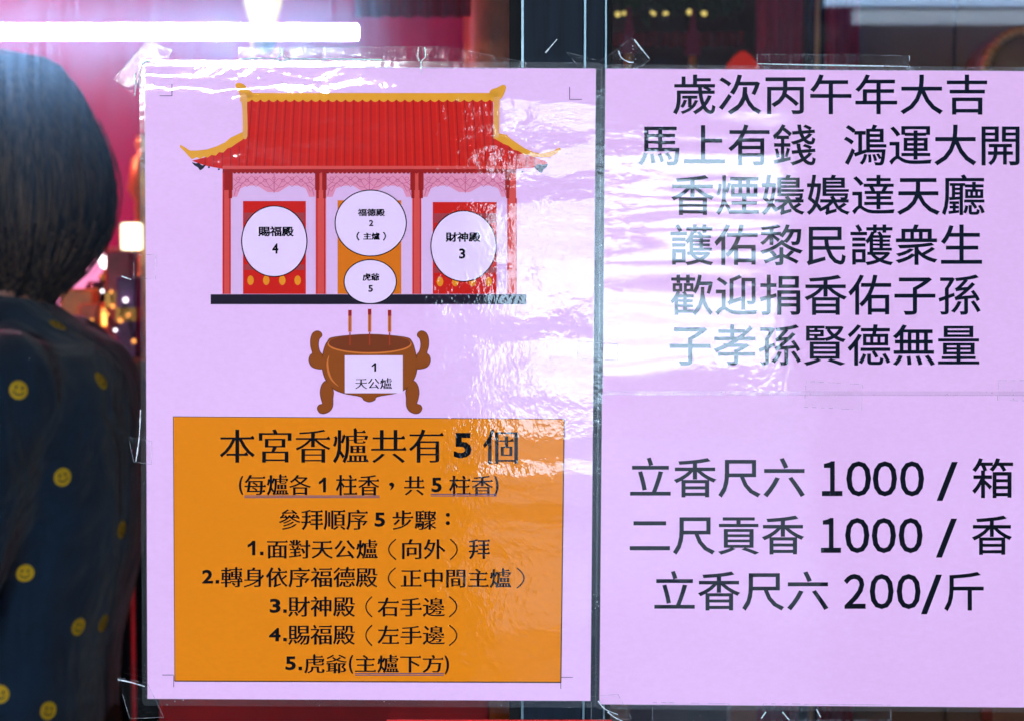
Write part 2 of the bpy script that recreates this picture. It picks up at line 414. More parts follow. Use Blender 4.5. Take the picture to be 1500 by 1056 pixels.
# ------------------------------------------------------------------ notice sheets
film_edge = film_mat('laminate_pouch_edge', .03, .10, .0002, 60, .075)
def rounded(x0, y0, x1, y1, r, n=6):
    pts = []
    for cx, cy, a0 in ((x1 - r, y0 + r, -90), (x1 - r, y1 - r, 0), (x0 + r, y1 - r, 90), (x0 + r, y0 + r, 180)):
        for i in range(n + 1):
            a = R(a0 + 90 * i / n); pts.append((cx + r * math.cos(a), cy + r * math.sin(a)))
    return pts
def quad_map(q):
    (ax, ay), (bx, by), (cx, cy), (dx, dy) = q   # tl tr br bl
    return lambda u, v: ((1 - u) * (1 - v) * ax + u * (1 - v) * bx + u * v * cx + (1 - u) * v * dx,
                         (1 - u) * (1 - v) * ay + u * (1 - v) * by + u * v * cy + (1 - u) * v * dy)
def sheet(label, q, kind, paper_rgb, mar, d=.0011):
    """mar: pouch margin left, top, right, bottom in photo px"""
    t = root('laminated_notice', label, 'notice', 'laminated pink notices on the glass doors')
    bm = bmesh.new()
    f = [bm.verts.new(W(x, y, -d)) for x, y in q]; b = [bm.verts.new(W(x, y, -d + .0003)) for x, y in q]
    bm.faces.new(f[::-1]); bm.faces.new(b)
    for i in range(4): bm.faces.new((f[i], f[(i + 1) % 4], b[(i + 1) % 4], b[i]))
    bm_obj('paper', bm, print_mat('pink_paper', paper_rgb, kind, .075), t)
    # clear pouch margin: ring between rounded outline and the paper's edge
    (ax, ay), (bx, by), (cx, cy), (dx, dy) = q
    m = quad_map(q); wd, hg = bx - ax, dy - ay
    o_ = rounded(-mar[0] / wd, -mar[1] / hg, 1 + mar[2] / wd, 1 + mar[3] / hg, .0001)
    rr = 7
    pts = []
    for (u0, v0, sx, sy, a0) in ((1 + mar[2] / wd, -mar[1] / hg, -1, 1, -90), (1 + mar[2] / wd, 1 + mar[3] / hg, -1, -1, 0), (-mar[0] / wd, 1 + mar[3] / hg, 1, -1, 90), (-mar[0] / wd, -mar[1] / hg, 1, 1, 180)):
        X, Y = m(u0, v0); cx_, cy_ = X + sx * rr, Y + sy * rr
        for i in range(6):
            a = R(a0 + 90 * i / 5); pts.append((cx_ + rr * math.cos(a), cy_ + rr * math.sin(a)))
    corners = [q[1], q[2], q[3], q[0]]
    bm = bmesh.new()
    for dd in (-d + .00005,):
        ov = [bm.verts.new(W(x, y, dd)) for x, y in pts]; iv = [bm.verts.new(W(x, y, dd)) for x, y in corners]
        ob = [bm.verts.new(W(x, y, -.0003)) for x, y in pts]
        N = len(pts)
        for i in range(N):
            ci = i // 6; j = (i + 1) % N; cj = j // 6
            if ci == cj: bm.faces.new((ov[i], ov[j], iv[ci]))
            else: bm.faces.new((ov[i], ov[j], iv[cj], iv[ci]))
            bm.faces.new((ov[i], ov[j], ob[j], ob[i]))
    bm_obj('laminate_edge', bm, film_edge, t)
    # sealed crease lines along the paper's edge, slightly raised
    bm = bmesh.new()
    cc = [W(x, y, -d - .0001) for x, y in corners]; ccp = cc
    for i in range(4):
        add_cyl(bm, ccp[i], ccp[(i + 1) % 4], .00028, seg=6)
    bm_obj('sealed_crease', bm, film_edge, t)
    return t
PAPER = (.96, .52, .81)
PAPER2 = (.97, .51, .80)
QL = [(212, 97), (873, 101), (865, 1026), (216, 1023)]
QR1 = [(887, 101), (1543, 105), (1541, 583), (883, 582)]
QR2 = [(882, 578), (1541, 579), (1537, 1036), (878, 1031)]
map_sheet = sheet('tall pink notice with temple map and orange instruction box', QL, 'left', PAPER, (8, 9, 9, 10))
verse = sheet('pink notice with seven columns of large lettering, top right', QR1, 'right', PAPER2, (7, 6, 8, 4))
verse['label'] = 'wide pink notice with six rows of large greeting verse, above the price notice'
price = sheet('wide pink notice listing incense prices 1000, 1000 and 200', QR2, 'right2', PAPER2, (7, 6, 8, 7), .00145)

INKC = (.006, .007, .010)
ink = print_mat('black_ink', INKC, 'left', .1)
inkr = print_mat('navy_black_ink', (.006, .011, .022), 'right', .1)
inkr2 = print_mat('navy_black_ink', (.006, .008, .014), 'right2', .1)
# the verse
D1 = .0012
for s, x0, y0, x1, y1 in (('歲次丙午年大吉', 986, 109.5, 1446, 168.5), ('馬上有錢', 935, 182.5, 1195, 243), ('鴻運大開', 1236, 183, 1493.5, 243),
                          ('香煙嬝嬝達天廳', 983, 256, 1442.5, 316), ('護佑黎民護衆生', 982, 329, 1438.5, 389.5),
                          ('歡迎捐香佑子孫', 982, 402.5, 1436.5, 462.5), ('子孝孫賢德無量', 981, 475.5, 1434.5, 535.5)):
    text(s, x0, y0, x1, y1, D1, inkr, verse, .008, name='verse_row')
for row in ((('立香尺六', 923, 669.5, 1179, 728.5), ('１', 1204, 675, 1234, 726), ('０', 1239.7, 675, 1276, 726.5), ('０', 1278.5, 675, 1314, 726.5), ('０', 1318.3, 675, 1353.6, 726.5), ('/', 1372, 676, 1403, 733), ('箱', 1424, 670.5, 1484, 729)),
            (('二尺貢香', 922.5, 754.5, 1178, 812), ('１', 1202.5, 758, 1232, 809), ('０', 1238, 758, 1273.5, 809.5), ('０', 1277, 758, 1312.5, 809.5), ('０', 1316.5, 758, 1351.5, 809.5), ('/', 1371, 759, 1402, 816), ('香', 1423.5, 754.5, 1482.5, 812)),
            (('立香尺六', 958.5, 835.5, 1213.5, 894), ('２', 1236, 840, 1268, 891), ('０', 1274, 840, 1309, 891.5), ('０', 1313.5, 840, 1348.5, 891.5), ('/', 1349, 841, 1380, 899), ('斤', 1383, 837, 1441, 894.5))):
    for s, x0, y0, x1, y1 in row:
        text(s, x0, y0, x1, y1, .00152, inkr2, price, .018 if s in '１０２' else (.008 if not s[0].isascii() else .004), name='price_lettering')

# ---- orange instruction box
orange = print_mat('orange_print', (.88, .23, .002), 'left', .05)
brown_line = print_mat('dark_line', (.07, .03, .02), 'left')
D2 = .00122
ob_ = poly('orange_box', [[(253.5, 610), (826.8, 613.5), (821.5, 999), (256, 997)]], D2, orange, map_sheet)
poly('box_border', [strip([(253.5, 610), (826.8, 613.5)], 1.0), strip([(826.5, 613.5), (821.5, 999)], 1.6), strip([(821.5, 999), (256, 997)], 1.8), strip([(253.8, 610), (256, 997)], 1.0)], D2 + .00004, brown_line, ob_)
D3 = D2 + .00006
B = .030
def one(x0, y0, x1, y1, d, mat, par):
    q = lambda u, v: (x0 + u * (x1 - x0), y0 + v * (y1 - y0))
    return poly('lettering', [[q(1, 0), q(1, 1), q(.58, 1), q(.58, .29), q(.32, .40), q(0, .46), q(0, .28), q(.34, .18), q(.64, 0)]], d, mat, par)
def T(s, x0, y0, x1, y1, st='ming', bold=.015):
    if len(s) == 2 and s[1] == '.':
        poly('lettering', [rect(x1 - 5.2, y1 - 5.2, x1, y1)], D3, ink, ob_); x1 -= 9 if s[0] != '1' else 12; s = s[0]
    if s == '1': return one(x0, y0, x1, y1, D3, ink, ob_)
    if s[0].isascii(): st, bold = None, B
    return text(s, x0, y0, x1, y1, D3, ink, ob_, bold, st)
T('本宮香爐共有', 322, 626, 650, 678, bold=.007); T('5', 664.5, 633.6, 691, 670.5); T('個', 707.7, 628, 758.6, 679, bold=.007)
T('(', 350, 696.6, 356.5, 724); T('每爐各', 358, 693.6, 455.5, 725); T('1', 467, 699, 477.5, 720.5); T('柱香', 492, 695, 555.5, 725)
poly('comma', [smooth_pts([(570, 708), (574, 706), (577.5, 709), (576, 714), (571.5, 717.5), (573.5, 712), (571, 711)])], D3, ink, ob_)
T('共', 592, 697, 622, 725); T('5', 632, 699, 647, 720.5); T('柱香', 658, 696, 722, 725); T(')', 723.5, 696.6, 730.5, 725.5)
ul = print_mat('grey_violet_line', (.10, .07, .16), 'left')
polys('underline', [rect(358, 725.2, 556, 726.6), rect(358, 727.6, 556, 728.8), rect(631, 722.8, 728, 724.2), rect(631, 725.3, 728, 726.4), rect(520, 985.2, 650, 986.6), rect(520, 987.7, 650, 989)], D3 + .00003, ul, ob_)
T('參拜順序', 408.6, 745.5, 539, 776); T('5', 548.6, 750, 564, 771); T('步驟', 575, 746.6, 639, 775.5)
polys('colon', [ell(656, 753.5, 3, 3, 16), ell(656, 765.5, 3, 3, 16)], D3, ink, ob_)
T('1.', 362.7, 791.4, 386, 812.5); T('面對天公爐', 391, 788.6, 553.6, 818)
T('向外', 589, 789, 652.5, 818.5); T('拜', 686.6, 789, 717.7, 818.5)
T('2.', 296, 834, 321, 854); T('轉身依序福德殿', 323.6, 829, 553, 860); T('正中間主爐', 587, 831, 749, 860.5)
T('3.', 395, 876.4, 420, 897); T('財神殿', 422, 872.7, 520, 903); T('右手邊', 553, 874, 651.5, 903)
T('4.', 394, 919, 420, 938.7); T('賜福殿', 422, 914.5, 520, 944); T('左手邊', 553, 915, 651.5, 944)
T('5.', 418, 960.7, 442.4, 981); T('虎爺', 445.6, 957, 508, 986); T('(', 511, 958.8, 517.6, 986); T('主爐下方', 520, 957.5, 649.6, 985); T(')', 650.8, 959.5, 658, 987)
def paren(x0, x1, y0, y1, left):
    mid = (y0 + y1) / 2
    pts = [(x1, y0), (x0 + (x1 - x0) * .25, y0 + (y1 - y0) * .25), (x0, mid), (x0 + (x1 - x0) * .25, y1 - (y1 - y0) * .25), (x1, y1)]
    if not left: pts = [(x0 + x1 - x, y) for x, y in pts]
    return strip(smooth_pts(pts, False), 1.9)
polys('bracket', [paren(569.5, 580, 789, 819, True), paren(659.5, 669.5, 789, 819, False), paren(569, 579.5, 831, 861, True), paren(757, 767.5, 831, 861, False),
                 paren(536, 545, 873, 903, True), paren(658, 669, 873, 903, False), paren(536, 545, 915, 945, True), paren(658, 669, 915, 945, False)], D3, ink, ob_)
# registration marks
polys('corner_mark', [rect(251.3, 124, 252.4, 141), rect(234, 140.4, 252.4, 141.4), rect(833.8, 128, 835, 146.5), rect(833.8, 145.6, 852.5, 146.7),
                     rect(237.6, 987.6, 254.5, 988.6), rect(254, 989, 255, 1006), rect(822.4, 991, 839.4, 992), rect(821, 994, 822, 1008.5)], D2, print_mat('thin_grey_line', (.12, .06, .14), 'left'), map_sheet)

# ---- temple picture
red = print_mat('red_print', (.66, .008, .004), 'left', .07)
red_dk = print_mat('dark_red_print', (.36, .006, .006), 'left')
red_lt = print_mat('light_red_print', (.75, .07, .06), 'left')
pinkw = print_mat('rose_print', (.84, .27, .40), 'left')
lav = print_mat('pale_lavender_print', (.80, .46, .72), 'left', .03)
lace = print_mat('lattice_rose_print', (.62, .10, .22), 'left')
yel = print_mat('golden_print', (.86, .34, .02), 'left')
yel2 = print_mat('light_orange_print', (.86, .36, .09), 'left')
blk = print_mat('base_black_print', (.022, .016, .028), 'left')
E0 = .00118
tp = poly('temple_picture', [[(326, 246), (756, 246), (756, 431), (326, 431)]], E0, pinkw, map_sheet)
E1 = E0 + .00004; E2 = E1 + .00004; E3 = E2 + .00004; E4 = E3 + .00004
poly('base_bar', [rect(308.6, 431.5, 771, 446)], E1, blk, tp)
# lavender door surrounds with stepped heads
def surround(x0, x1):
    return [(x0, 431), (x0, 289), (x0 + 9, 289), (x0 + 14, 277), (x0 + 22, 273), (x0 + 38, 272), ((x0 + x1) / 2 - 8, 282), ((x0 + x1) / 2 + 8, 282), (x1 - 38, 272), (x1 - 22, 273), (x1 - 14, 277), (x1 - 9, 289), (x1, 289), (x1, 431)]
polys('wall_panel', [surround(338, 462), surround(478, 604), surround(617, 744)], E1, lav, tp)
# lattice under the eaves
lat = []
def lattice(x0, x1):
    n = 9; wv = (x1 - x0) / n
    for r_, yb in enumerate((261, 266.5, 271)):
        pts = []
        for i in range(n * 2 + 1):
            x = x0 + i * wv / 2; edge = min(x - x0, x1 - x, abs(x - (x0 + x1) / 2)) / (x1 - x0)
            dy = 7 if edge < .07 else 0
            pts.append((x, yb + (3.0 if (i + r_) % 2 else -3.0) + (dy if r_ == 2 else dy * .6)))
        lat.append(strip(pts, .9))
    lat.append(rect((x0 + x1) / 2 - .5, 254, (x0 + x1) / 2 + .5, 283))
    lat.append(strip([(x0 + 1, 287), (x0 + 4, 276), (x0 + 12, 271)], .9)); lat.append(strip([(x1 - 1, 287), (x1 - 4, 276), (x1 - 12, 271)], .9))
    for i in range(n):
        lat.append(strip(ell(x0 + (i + .5) * wv, 262 + (i % 2) * 3, 2.6, 2.2, 10) + [(x0 + (i + .5) * wv + 2.6, 262 + (i % 2) * 3)], .7))
for a, b in ((342, 461), (479, 603), (621, 742)): lattice(a, b)
tag(poly('lattice', lat, E2, lace, tp), kind='stuff')
for nm, x0, y0, x1, mt in (('door', 356, 295, 448, red), ('door', 494.5, 294, 587.7, print_mat('deep_orange_print', (.78, .16, .003), 'left')), ('door', 634, 296.5, 727.5, red)):
    dd_ = poly(nm, [rect(x0, y0, x1, 431)], E2, mt, tp)
# grey wash behind the round labels, yellow studs under them
polys('door_shade', [rect(358, 312, 446, 326), rect(636, 313, 726, 327), rect(358, 388, 446, 396), rect(636, 392, 726, 400)], E3, print_mat('muted_red_print', (.40, .04, .05), 'left'), tp)
polys('stud', [ell(x, 411, 4.8, 7, 16) for x in (367, 390, 413.5, 436)] + [ell(x, 413, 4.8, 7, 16) for x in (644.5, 667, 692, 716)], E3, print_mat('stud_orange_print', (.86, .26, .01), 'left'), tp)
poly('column', [rect(327, 246, 337.5, 431)], E2, red_lt, tp); poly('column', [rect(464.5, 246, 475.5, 431)], E2, red_lt, tp)
poly('column', [rect(605, 246, 616, 431)], E2, red_lt, tp); poly('column', [rect(744, 246, 756, 431)], E2, red_lt, tp)
brk = []
for x0, x1 in ((327, 341), (461.5, 468), (472, 478.5), (601, 608), (613, 620.5), (740, 747)):
    brk += [rect(x0, 250, x1, 279), rect(x0 + (1.5 if x0 > 330 else 8), 279, x1 - 1, 291)]
polys('bracket', brk, E3, red_dk, tp)
polys('column_edge', [rect(326, 246, 328.4, 431), rect(336, 291, 338, 431), rect(463, 291, 465, 431), rect(474.8, 291, 476.8, 431), rect(604, 291, 606, 431), rect(615, 291, 617, 431), rect(755, 291, 757, 431), rect(743, 291, 745, 431)], E3 + .00002, red, tp)
# roof
roof = poly('roof', [[(362, 146), (722, 146), (723, 201), (742, 212), (768, 226), (802, 238), (800, 245), (756, 248), (326, 248), (300, 243), (281, 236), (300, 231), (322, 222), (340, 214), (362, 200)]], E2, red, tp)
gr = []
x = 369
while x < 722: gr.append([(x - .7, 148), (x + .7, 148), (x + .7 + (x - 541) * .045, 246), (x - .7 + (x - 541) * .045, 246)]); x += 12.45
x = 300
for i in range(5): gr.append(rect(x, 233 - i * 4.6, x + 1.2, 244 + i * .5)); x += 12.45
x = 733
for i in range(5): gr.append(rect(x, 211 + i * 5, x + 1.2, 246)); x += 12.45
tag(poly('roof_groove', gr, E3, red_dk, tp), kind='stuff')
hl = []
x = 363
while x < 716: hl.append([(x + 1, 149), (x + 3.2, 149), (x + 3.2 + (x - 541) * .045, 245), (x + 1 + (x - 541) * .045, 245)]); x += 12.45
tag(poly('roof_highlight', hl, E3, print_mat('warm_red_print', (.72, .016, .007), 'left'), tp), kind='stuff')
def scallop(x0, x1, ytop, ybot, step, amp):
    pts = [(x0, ytop), (x1, ytop)]; x = x1
    while x > x0 + 1:
        for k in range(5):
            t = k / 4; xx = max(x - step * t, x0); pts.append((xx, ybot - amp * (1 - math.sin(math.pi * t)) * 1.0))
        x -= step
    out_ = [pts[0]]
    for p in pts[1:]:
        if abs(p[0] - out_[-1][0]) + abs(p[1] - out_[-1][1]) > .05: out_.append(p)
    return out_
polys('ridge', [scallop(352, 730, 136.8, 150, 12.45, 3.6),
               smooth_pts([(717, 139), (719.5, 132), (728, 129), (736.6, 125), (741, 127), (740, 134), (735, 144), (728, 147)], True, 3),
               smooth_pts([(345, 126), (348, 122), (356, 123.5), (363, 130), (370, 137.5), (368, 143), (353, 143), (350, 136)], True, 3)], E4, yel, tp)
polys('gable_trim', [smooth_pts([(351, 137), (361, 140), (362, 160), (362.3, 200), (356, 202), (355.6, 180), (354.5, 155)], True, 3), [(723, 143), (732, 142), (731.5, 160), (731, 202), (723, 204)]], E4 + .00003, yel2, tp)
lh = [(357, 193), (345, 199), (338, 202), (330, 209), (317, 215), (303, 219.5), (290, 221), (278, 221), (272, 217), (264, 212.5), (263.5, 216), (270, 222), (276, 229), (281, 234), (288, 231), (293, 233), (299, 230), (304, 231.5), (310, 227.5), (316, 228.5), (321, 223.5), (327, 224), (333, 218), (339, 216), (346, 211), (354, 206), (362, 200), (362, 193)]
rh = [(722, 202), (731, 196), (742, 198), (747, 203), (757, 210), (768, 217.5), (780, 223), (792, 225.5), (804, 223), (813, 220), (820, 216.8), (822, 219), (816, 225), (806, 231), (796, 231.5), (788, 230.5), (782, 231), (774, 227.5), (768, 227.5), (760, 222), (752, 220), (745, 214), (737, 211)]
polys('hip_ridge', [lh, rh], E4, yel, tp)
poly('eave_band', [rect(326, 243.6, 755, 248.2)], E4, red_lt, tp)
poly('eave_tiles', [scallop(326, 756, 248.2, 255, 6.2, 2.2)], E4 + .00002, red_dk, tp)
polys('eave_ornament', [smooth_pts([(281, 238), (287, 240), (291, 239), (296, 243), (301, 242), (298, 247), (293, 250), (290, 246), (285, 243)], True, 2), ell(306, 245.5, 1.6, 1.4, 8), ell(320.5, 248.5, 1.6, 1.4, 8),
                       smooth_pts([(802, 240), (796, 242), (789, 241), (783, 245), (786, 249), (793, 254), (796, 249), (801, 245)], True, 2), ell(765, 252, 1.6, 1.4, 8)], E4, blk, tp)
# round labels
for cx, cy, rx, ry, items in ((401.8, 353.9, 47.7, 51.6, (('賜福殿', 378, 332, 430.5, 347), ('4', 398.6, 357, 407.7, 372))),
                              (543, 327.3, 52, 48.2, (('福德殿', 524, 306, 564, 317.3), ('2', 540.5, 322.8, 547, 331.6), ('主爐', 532, 341, 556.5, 352))),
                              (679, 361, 47.7, 51.5, (('財神殿', 652.5, 340.5, 704, 355), ('3', 672.5, 364.5, 681.6, 379.5))),
                              (542.3, 413, 38.2, 32, (('虎爺', 531, 400.5, 556, 412), ('5', 539.5, 418, 546.4, 428)))):
    rl = poly('round_label', [ell(cx, cy, rx, ry)], E4 + .00008, print_mat('pale_lilac_print', (.90, .62, .85), 'left', .02), tp)
    oo = ell(cx, cy, rx + .1, ry + .1, 64); poly('outline', [strip(oo + [oo[0]], 1.5)], E4 + .00010, ink, tp)
    for s, x0, y0, x1, y1 in items:
        text(s, x0, y0, x1, y1, E4 + .00011, ink, tp, .032 if not s.isascii() else .034, 'kai' if not s.isascii() else None)
    if rx == 52: polys('bracket', [paren(523, 526, 340.5, 352.5, True), paren(561.5, 564.5, 340.5, 352.5, False)], E4 + .00011, ink, tp)

# ---- incense burner picture
bw = print_mat('brown_print', (.30, .062, .006), 'left'); bdk = print_mat('dark_brown_print', (.15, .03, .008), 'left')
brim = print_mat('inside_brown_print', (.20, .035, .008), 'left'); blt = print_mat('orange_brown_print', (.70, .17, .03), 'left')
def P8(pts): return [(400 + x / 5, 440 + y / 5) for x, y in pts]
def mir(pts): return [(1414 - x, y) for x, y in pts]
def infl(pts, k):
    cx = sum(p[0] for p in pts) / len(pts); cy = sum(p[1] for p in pts) / len(pts); r_ = []
    n = len(pts)
    ar = sum(pts[i][0] * pts[(i + 1) % n][1] - pts[(i + 1) % n][0] * pts[i][1] for i in range(n))
    for i in range(n):
        a, b = pts[i - 1], pts[(i + 1) % n]; dx, dy = b[0] - a[0], b[1] - a[1]; q = math.hypot(dx, dy) or 1
        s = 1 if ar > 0 else -1
        r_.append((pts[i][0] + dy / q * k * s, pts[i][1] - dx / q * k * s))
    return r_
bowl = [(400, 300), (372, 360), (358, 440), (360, 500), (385, 580), (440, 645), (520, 680), (640, 703), (665, 728), (705, 742), (745, 728), (765, 703), (900, 678), (975, 645), (1030, 580), (1055, 500), (1052, 430), (1040, 370), (1015, 300), (960, 270), (707, 250), (450, 270)]
hnd = [(325, 225), (352, 238), (357, 262), (338, 285), (332, 330), (342, 375), (362, 405), (368, 495), (310, 497), (275, 475), (262, 435), (272, 402), (288, 385), (276, 340), (275, 285), (292, 240)]
leg = [(392, 590), (358, 615), (345, 670), (352, 720), (362, 755), (336, 765), (324, 790), (340, 820), (372, 828), (412, 812), (436, 775), (438, 715), (440, 655)]
bp = poly('burner_picture', [infl(smooth_pts(P8(bowl)), .6)], E0, bdk, map_sheet)
for h_ in (hnd, mir(hnd)):
    hh = smooth_pts(P8(h_), True, 3); poly('handle', [infl(hh, .6)], E1 - .00002, bdk, bp); poly('handle_fill', [infl(hh, -.5)], E1, bw, bp)
for g_ in (leg, mir(leg)):
    hh = smooth_pts(P8(g_), True, 3); poly('leg', [infl(hh, .6)], E1 + .00006, bdk, bp); poly('leg_fill', [infl(hh, -.5)], E1 + .00008, bw, bp)
poly('bowl', [infl(smooth_pts(P8(bowl)), -.5)], E1 + .00010, bw, bp)
poly('bowl_rim', [ell(541.4, 504.2, 61.5, 14.2)], E1 + .00012, blt, bp)
poly('bowl_mouth', [ell(541.4, 503, 60, 13)], E1 + .00014, brim, bp)
poly('bowl_highlight', [strip(smooth_pts(P8([(410, 405), (398, 450), (405, 520), (430, 580), (478, 628)]), False), lambda t: .6 + 2.6 * math.sin(math.pi * t))], E1 + .00014, blt, bp)
for cx, top in ((512.6, 455), (541.4, 453.5), (570.6, 455)):
    st = poly('incense_stick', [rect(cx - 2.4, top, cx + 2.4, 486.5)], E1 + .00016, print_mat('incense_orange_print', (.66, .16, .03), 'left'), bp)
    poly('glowing_tip', [rect(cx - 2.5, top - .6, cx + 2.5, top + 8)], E1 + .00018, red_dk, bp)
    poly('stick_core', [rect(cx - .9, 487, cx + .9, 506), rect(cx - .6, 462, cx + .4, 486)], E1 + .00018, print_mat('brick_print', (.42, .04, .01), 'left'), bp)
pl_ = poly('burner_label', [rect(505, 520.6, 590, 575.6)], E1 + .00018, print_mat('pale_lilac_print', (.90, .62, .85), 'left', .02), bp)
one(544.4, 531.6, 551, 544, E1 + .0002, ink, bp); text('天公爐', 520.6, 553, 574.4, 569.6, E1 + .0002, ink, bp, .012, 'ming')

# ------------------------------------------------------------------ tape
tape_m = film_mat('clear_tape', .006, .07, .0003, 120, .016)
tape_edge = film_mat('clear_tape_edge', .10, .15, .0006, 250, .18, (.75, .8, .9))
def tape(label, pts, d=.00165, folds=()):
    t = root('clear_tape', label, 'tape', 'clear tape holding the notices')
    bm = bmesh.new()
    f = [bm.verts.new(W(x, y, -d)) for x, y in pts]; bm.faces.new(f)
    bm_obj('strip', bm, tape_m, t)
    # cut edge: a thin irregular raised bead
    bm = bmesh.new(); n = len(pts)
    for i in range(n):
        a, b = pts[i], pts[(i + 1) % n]
        L = math.hypot(b[0] - a[0], b[1] - a[1]); k = max(2, int(L / 6))
        for j in range(k):
            if random.random() < .22: continue
            u0, u1 = j / k, (j + 1) / k
            p0 = W(a[0] + (b[0] - a[0]) * u0, a[1] + (b[1] - a[1]) * u0 + random.uniform(-.3, .3), -d); p1 = W(a[0] + (b[0] - a[0]) * u1, a[1] + (b[1] - a[1]) * u1, -d)
            add_cyl(bm, p0, p1, random.uniform(.00006, .00016), seg=5)
    bm_obj('cut_edge', bm, tape_edge, t)
    for fold in folds:
        bm = bmesh.new(); pp = smooth_pts(fold, False, 3)
        for a, b in zip(pp, pp[1:]): add_cyl(bm, W(*a, -d - .0002), W(*b, -d - .0002), random.uniform(.0002, .0004), seg=6)
        bm_obj('fold', bm, fold_m, t, True)
    return t
fold_m = simple('glinting_tape_fold', (.75, .8, .86), .12, 0, var=.2, scale=900, coat=1)
tape('long clear tape strip along the top edge of the temple map', [(350, 70), (655, 69), (770, 92), (770, 101), (350, 99)],
     folds=([(411, 70), (410, 82), (405, 86)], [(416, 71), (415, 83), (424, 87)], [(352, 87), (380, 86), (404, 87), (413, 91), (424, 87), (470, 87), (560, 88)], [(613, 70), (612, 82), (614, 90)], [(622, 70), (623, 84), (617, 91), (618, 108)]))
tape('clear corner tape at the upper left corner of the temple map', [(166, 116), (216, 60), (252, 74), (244, 92), (214, 94), (205, 104), (197, 141)],
     folds=([(197, 141), (199, 125), (198, 108)], [(205, 130), (205, 104), (211, 92), (222, 90)],))
tape('clear tape joining both notices at their top corners', [(830, 77), (879, 90), (900, 76), (925, 56), (952, 88), (940, 98), (880, 103), (846, 96)],
     folds=([(929, 58), (938, 70), (951, 86)], [(906, 75), (910, 85), (920, 91), (928, 92)], [(799, 78), (816, 58)]))
tape('clear tape strip above the verse notice in its middle', [(1109, 80), (1332, 82), (1332, 104), (1109, 102)], folds=([(1110, 94), (1200, 96), (1330, 98)],))
tape('clear tape joint between verse and price notices near their middle', [(1181, 558), (1264, 563), (1262, 600), (1178, 596)], .0019)
tape('clear tape joint between verse and price notices at the right edge', [(1463, 557), (1560, 557), (1560, 588), (1461, 586)], .0019)
tape('clear tape piece across the right edge of the temple map, below the burner', [(846, 500), (905, 504), (905, 528), (846, 526)], .0019)
tape('clear corner tape at the lower left corner of the price notice', [(866, 1020), (905, 1016), (925, 1052), (866, 1054)], folds=([(876, 1026), (886, 1038), (905, 1046)], [(890, 1042), (900, 1050), (912, 1056)]))
tape('clear tape below the left end of the price notice', [(956, 1028), (1068, 1030), (1068, 1062), (956, 1060)])
tape('clear tape under the price notice towards the right', [(1118, 1030), (1305, 1032), (1305, 1054), (1118, 1054)], folds=([(1115, 1052), (1122, 1042)], [(1146, 1042), (1156, 1054)], [(1196, 1038), (1202, 1050)]))
tape('clear tape on the lower left corner of the temple map', [(172, 992), (216, 1000), (240, 1050), (190, 1052)], folds=([(173, 995), (192, 999), (212, 1005)],))
tape('clear tape on the left edge of the temple map beside the burner', [(196, 372), (228, 374), (228, 410), (196, 408)], folds=([(178, 405), (192, 410)],))
tape('clear tape on the left edge of the temple map beside the orange box', [(188, 640), (222, 646), (222, 680), (196, 676)], folds=([(206, 600), (204, 640), (199, 676)],))

# ------------------------------------------------------------------ inside: lamps, altar, furnishings
gold = simple('old_gold', (.62, .30, .05), .35, .6, var=.3)
redlac = simple('red_lacquer', (.42, .01, .015), .3, var=.2)
orange_pl = simple('glowing_orange_cloth', (.85, .22, .02), .6, emit=(1, .25, .02), estr=.07)  # cloth given its own orange glow in place of lamplight
warm = emit_mat('warm_lamp_glow', (1, .74, .42), 3); cool = shade_mat('white_lamp_glow', (1, .88, .88), .9)
flame = emit_mat('flame_glow', (1, .42, .08), .45); pinkglow = emit_mat('pink_wall_glow', (1, .26, .52), .14); redglow = emit_mat('red_lamp_glow', (1, .03, .012), .035)
ledy = emit_mat('yellow_led', (1, .75, .2), .10)
s_ = lambda Y: .00032 * (1 + Y)       # metres per photo pixel at depth Y
# unseen pink tubes added to light the crimson wall and the room
for i, (x, yy) in enumerate(((-2.3, 2.35), (1.7, 1.6))):
    t = root('added_ceiling_tube', ('pink tube added out of view above the altar to light the wall', 'pink tube added out of view behind the right door to light the hall')[i], 'lamp', 'tubes added to light the hall')
    box('housing', (x - .6, yy - .03, 2.44), (x + .6, yy + .03, 2.48), white_paint, t)
    bm = bmesh.new(); add_cyl(bm, (x - .58, yy, 2.42), (x + .58, yy, 2.42), .014); bm_obj('tube', bm, emit_mat('inside_tube_light', (1, .32, .46), 52 if i == 0 else .9), t, True)
    for q in (-.5, .5):
        bm = bmesh.new(); add_cyl(bm, (x + q, yy, 2.48), (x + q, yy, 2.752), .004, seg=6); bm_obj('hanger', bm, gasket_m, t)
# bright warm lantern at the top edge
Yl = 2.3; c = W(385, -22, Yl)
ln = root('hanging_lantern', 'warm white hanging lantern glowing at the top edge above the temple map', 'lantern')
bm = bmesh.new(); lathe(bm, c, [(.008, -.07), (.020, -.06), (.030, -.03), (.032, .02), (.024, .06), (.010, .075)]); bm_obj('lamp_globe', bm, shade_mat('lantern_glow', (1, .62, .30), .22), ln, True)
bm = bmesh.new(); lathe(bm, (c.x, c.y, c.z - .085), [(.010, -.02), (.022, 0), (.012, .01)]); bm_obj('lower_cap', bm, gold, ln, True)
bm = bmesh.new(); add_cyl(bm, (c.x, c.y, c.z + .075), (c.x, c.y, 2.75), .004, seg=6); bm_obj('cord', bm, gasket_m, ln)
